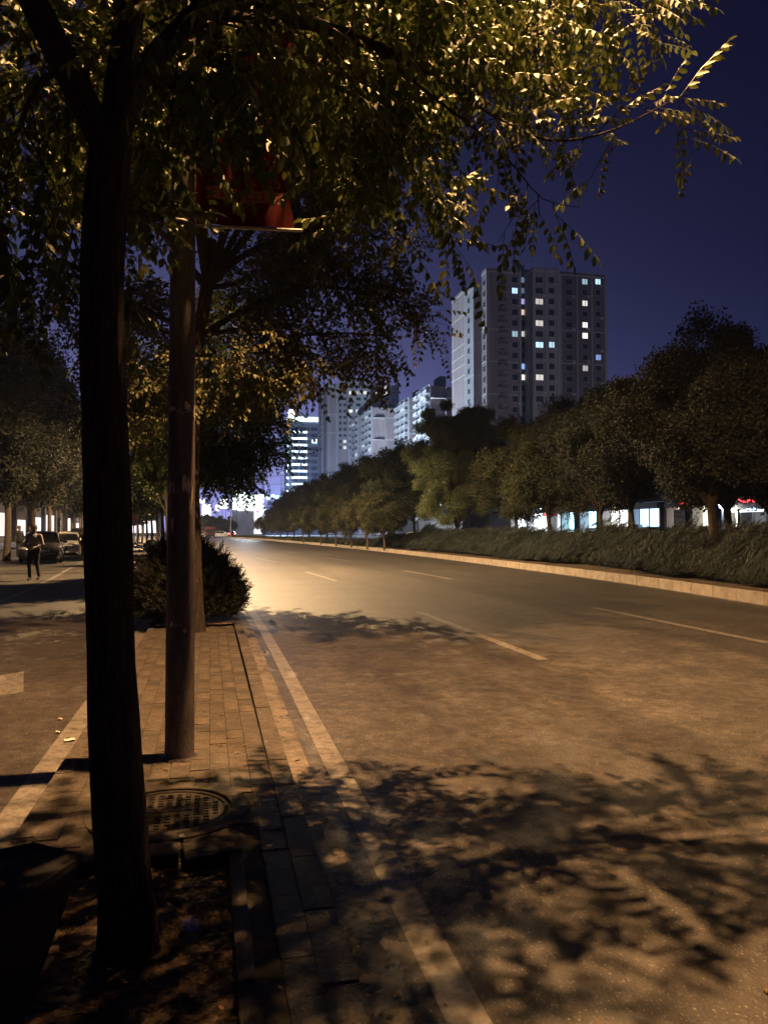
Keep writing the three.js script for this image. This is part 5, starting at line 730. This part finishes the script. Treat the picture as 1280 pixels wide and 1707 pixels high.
// ---------- people ----------
// joints with radii -> smooth distance field -> one continuous surface, coloured by garment
function person(label, pose, pal, where, turn, res = 84, group) {
  const j = { pelvis: [0, 0.95, 0], chest: [0, 1.32, pose.lean ?? 0], neck: [0, 1.46, (pose.lean ?? 0) + 0.01], head: [0, 1.60, (pose.lean ?? 0) + 0.03] }, bones = [];
  const seg = (a, b, ra, rb, col) => bones.push([V(...a), V(...b), ra, rb, col]);
  seg([-0.08, 0.95, 0], [0.08, 0.95, 0], 0.125, 0.125, 1); seg([0, 1.0, 0], j.chest, 0.13, 0.145, 0); seg([-0.10, 1.28, j.chest[2]], [0.10, 1.28, j.chest[2]], 0.115, 0.115, 0); seg([-0.15, 1.385, j.chest[2]], [0.15, 1.385, j.chest[2]], 0.07, 0.07, 0);
  seg(j.chest, j.neck, 0.08, 0.055, 0); seg(j.neck, j.head, 0.05, 0.06, 2);
  seg([0, 1.575, j.head[2] + 0.015], [0, 1.64, j.head[2] - 0.01], 0.078, 0.092, 2); seg([0, 1.66, j.head[2] - 0.025], [0, 1.615, j.head[2] - 0.05], 0.094, 0.085, 3); seg([0, 1.60, j.head[2] + 0.085], [0, 1.585, j.head[2] + 0.105], 0.012, 0.016, 2); seg([0, 1.555, j.head[2] + 0.085], [0, 1.55, j.head[2] + 0.085], 0.018, 0.018, 2); for (const s of [-1, 1]) seg([s * 0.088, 1.60, j.head[2] - 0.01], [s * 0.09, 1.625, j.head[2] - 0.015], 0.016, 0.018, 2);
  for (const s of [-1, 1]) {
    const A = s < 0 ? pose.armL : pose.armR, sh = [s * 0.185, 1.385, j.chest[2]], el = A[0], wr = A[1], L = s < 0 ? pose.legL : pose.legR;
    seg(sh, el, 0.06, 0.046, 0); seg(el, wr, 0.044, 0.033, pose.bare ? 2 : 0);
    const w = V(...wr), dir = w.clone().sub(V(...el)).normalize(), sd = V(s, 0, 0).addScaledVector(dir, -s * dir.x).normalize(), nr = V(0, 0, 0).crossVectors(dir, sd), palm = w.clone().addScaledVector(dir, 0.07); seg(wr, palm.toArray(), 0.028, 0.034, 2);
    for (let k = 0; k < 4; k++) { const r0 = palm.clone().addScaledVector(nr, (k - 1.5) * 0.019).addScaledVector(dir, 0.02), r1 = r0.clone().addScaledVector(dir, [0.045, 0.055, 0.05, 0.04][k]).addScaledVector(sd, -0.01), r2 = r1.clone().addScaledVector(dir, 0.02).addScaledVector(sd, -0.018); seg(r0.toArray(), r1.toArray(), 0.0095, 0.0088, 2); seg(r1.toArray(), r2.toArray(), 0.0088, 0.008, 2); }
    seg(w.clone().addScaledVector(dir, 0.03).addScaledVector(nr, 0.025).toArray(), w.clone().addScaledVector(dir, 0.075).addScaledVector(nr, 0.052).toArray(), 0.011, 0.0095, 2);
    const hip = [s * 0.09, 0.92, 0], kn = L[0], an = L[1], toe = L[2]; seg(hip, kn, 0.092, 0.062, 1); seg(kn, an, 0.058, 0.042, 1); seg([an[0], an[1] - 0.03, an[2] - 0.02], toe, 0.045, 0.036, 4);
  }
  const MC = new MarchingCubes(res, new THREE.MeshBasicMaterial(), false, false, 200000), half = 0.94, cy = 0.88, N = res, hs = N / 2, q = V(0, 0, 0), ab = V(0, 0, 0), ap = V(0, 0, 0);
  const dist = (p, b) => { ab.subVectors(b[1], b[0]); ap.subVectors(p, b[0]); const t = THREE.MathUtils.clamp(ap.dot(ab) / Math.max(1e-9, ab.lengthSq()), 0, 1); return ap.addScaledVector(ab, -t).length() - (b[2] + (b[3] - b[2]) * t); };
  MC.isolation = 0; MC.field.fill(-1);
  for (let z = 0; z < N; z++) for (let y = 0; y < N; y++) for (let x = 0; x < N; x++) { q.set((x - hs) / hs * half, (y - hs) / hs * half + cy, (z - hs) / hs * half); if (Math.abs(q.x) > 0.6 || Math.abs(q.z) > 0.6) continue; let m = 9; for (const b of bones) { const d = dist(q, b), k = b[2] < 0.02 ? 0.006 : 0.03, h = Math.max(k - Math.abs(m - d), 0) / k; m = Math.min(m, d) - h * h * k * 0.25; } MC.field[x + y * N + z * N * N] = -m; }
  MC.update();
  const n = MC.count, pos = new Float32Array(n * 3), col = new Float32Array(n * 3);
  for (let i = 0; i < n; i++) { q.set(MC.positionArray[i * 3] * half, MC.positionArray[i * 3 + 1] * half + cy, MC.positionArray[i * 3 + 2] * half); q.toArray(pos, i * 3); let m = 9, c = 0; for (const b of bones) { const d = dist(q, b); if (d < m) { m = d; c = b[4]; } } for (let k = 0; k < 3; k++) col[i * 3 + k] = pal[c][k]; }
  const g = new THREE.BufferGeometry(); g.setAttribute('position', new THREE.BufferAttribute(pos, 3)); g.setAttribute('normal', new THREE.BufferAttribute(MC.normalArray.slice(0, n * 3).map((v) => v), 3)); g.setAttribute('color', new THREE.BufferAttribute(col, 3)); g.computeVertexNormals();
  const o = mesh('person', g, new THREE.MeshStandardMaterial({ vertexColors: true, roughness: 0.85 })); tag(o, label, 'person', group); o.position.set(...where); o.rotation.y = turn; return o;
}

const SKIN = [0.28, 0.17, 0.11], HAIR = [0.012, 0.011, 0.01], SHOE = [0.02, 0.018, 0.018];
const folded = { armL: [[-0.27, 1.12, 0.02], [-0.09, 1.0, 0.19]], armR: [[0.27, 1.12, 0.02], [0.09, 1.02, 0.2]], legL: [[-0.10, 0.5, 0.14], [-0.09, 0.09, 0.10], [-0.09, 0.035, 0.24]], legR: [[0.09, 0.5, 0.02], [0.08, 0.13, -0.2], [0.08, 0.04, -0.09]], bare: false };
const standing = { armL: [[-0.25, 1.1, -0.02], [-0.23, 0.87, 0.05]], armR: [[0.25, 1.1, -0.02], [0.23, 0.87, 0.05]], legL: [[-0.1, 0.5, 0.02], [-0.1, 0.09, 0], [-0.11, 0.035, 0.13]], legR: [[0.1, 0.5, 0.02], [0.1, 0.09, 0], [0.11, 0.035, 0.13]] };
person('man in a pale shirt and dark trousers walking towards us on the service lane', folded, [[0.24, 0.21, 0.22], [0.02, 0.02, 0.025], SKIN, HAIR, SHOE], [-5.36, 0, -26], R(-8), 108);
const DARKP = [[0.03, 0.03, 0.035], [0.02, 0.02, 0.025], SKIN, HAIR, SHOE];
person('dark figure standing against the white shop light left of the parked cars', standing, DARKP, [xAt(33, 46), 0.1, -46], R(40), 72);
person('second dark figure standing behind the walking man', standing, DARKP, [xAt(52, 50), 0.1, -50], R(-60), 72);
person('dark figure standing between the parked cars and the nearest trunk', standing, [[0.05, 0.03, 0.03], ...DARKP.slice(1)], [xAt(141, 44), 0, -44], R(10), 72);
{ const p = (px, z, y, l, pal, turn) => { const q = at(px, 885, z); return person(l, standing, pal, [q.x, y, q.z], R(turn), 72); };
  p(1217, 50, 0.5, 'dark figure standing in the cream doorway behind the twin trunks', DARKP, 70);
  p(1122, 46, 0.1, 'dark figure behind the dark car near the menu board', DARKP, -40);
  p(1167, 47, 0.1, 'figure in a rust coloured top before the mottled shop window', [[0.2, 0.06, 0.04], ...DARKP.slice(1)], 30);
  p(1048, 52, 0.1, 'dark figure beside a thin trunk before the blue lit shop', DARKP, 20);
  p(769, 70, 0.1, 'figure in a pale blue top left of the brownish low tree', [[0.25, 0.3, 0.5], ...DARKP.slice(1)], 20); }

// ---------- fallen leaflets and grit ----------
{
  const g = new THREE.BufferGeometry(); g.setAttribute('position', new THREE.Float32BufferAttribute([0, 0, 0, 0.014, 0.004, 0.009, 0.036, 0, 0, 0.014, 0.004, -0.009], 3)); g.setIndex([0, 1, 2, 0, 2, 3]); g.computeVertexNormals();
  const r = rng(951), n = 620, im = new THREE.InstancedMesh(g, std([0.16, 0.11, 0.05], 0.8, { side: THREE.DoubleSide }), n); im.name = 'fallen_leaves'; im.userData = { label: 'scattered fallen leaflets on the paving, gutter and road', category: 'leaves', kind: 'stuff' };
  for (let i = 0; i < n; i++) { const d = 2.2 + 16 * Math.pow(r(), 1.6), q = r(), x = q < 0.35 ? -0.8 + 1.1 * r() : q < 0.65 ? 0.49 + 0.4 * r() * r() : q < 0.85 ? 0.5 + 6.5 * r() : -1 - 2.4 * r(), y = x < -0.92 || x > 0.48 ? 0.007 : SEP + 0.008, s = 0.6 + 0.8 * r(), inPit = x > -0.78 && x < 0.14 && d < 3.72; im.setMatrixAt(i, new THREE.Matrix4().compose(V(x, inPit ? SEP - 0.015 : y, -d), new THREE.Quaternion().setFromEuler(new THREE.Euler(0, r() * 6.28, 0)), V(s, s, s))); const k = 0.35 + 1.1 * r(); im.setColorAt(i, C(k, k * (0.8 + 0.3 * r()), k * 0.8)); }
  im.receiveShadow = im.castShadow = true; scene.add(im);
}

renderer.render(scene, camera);
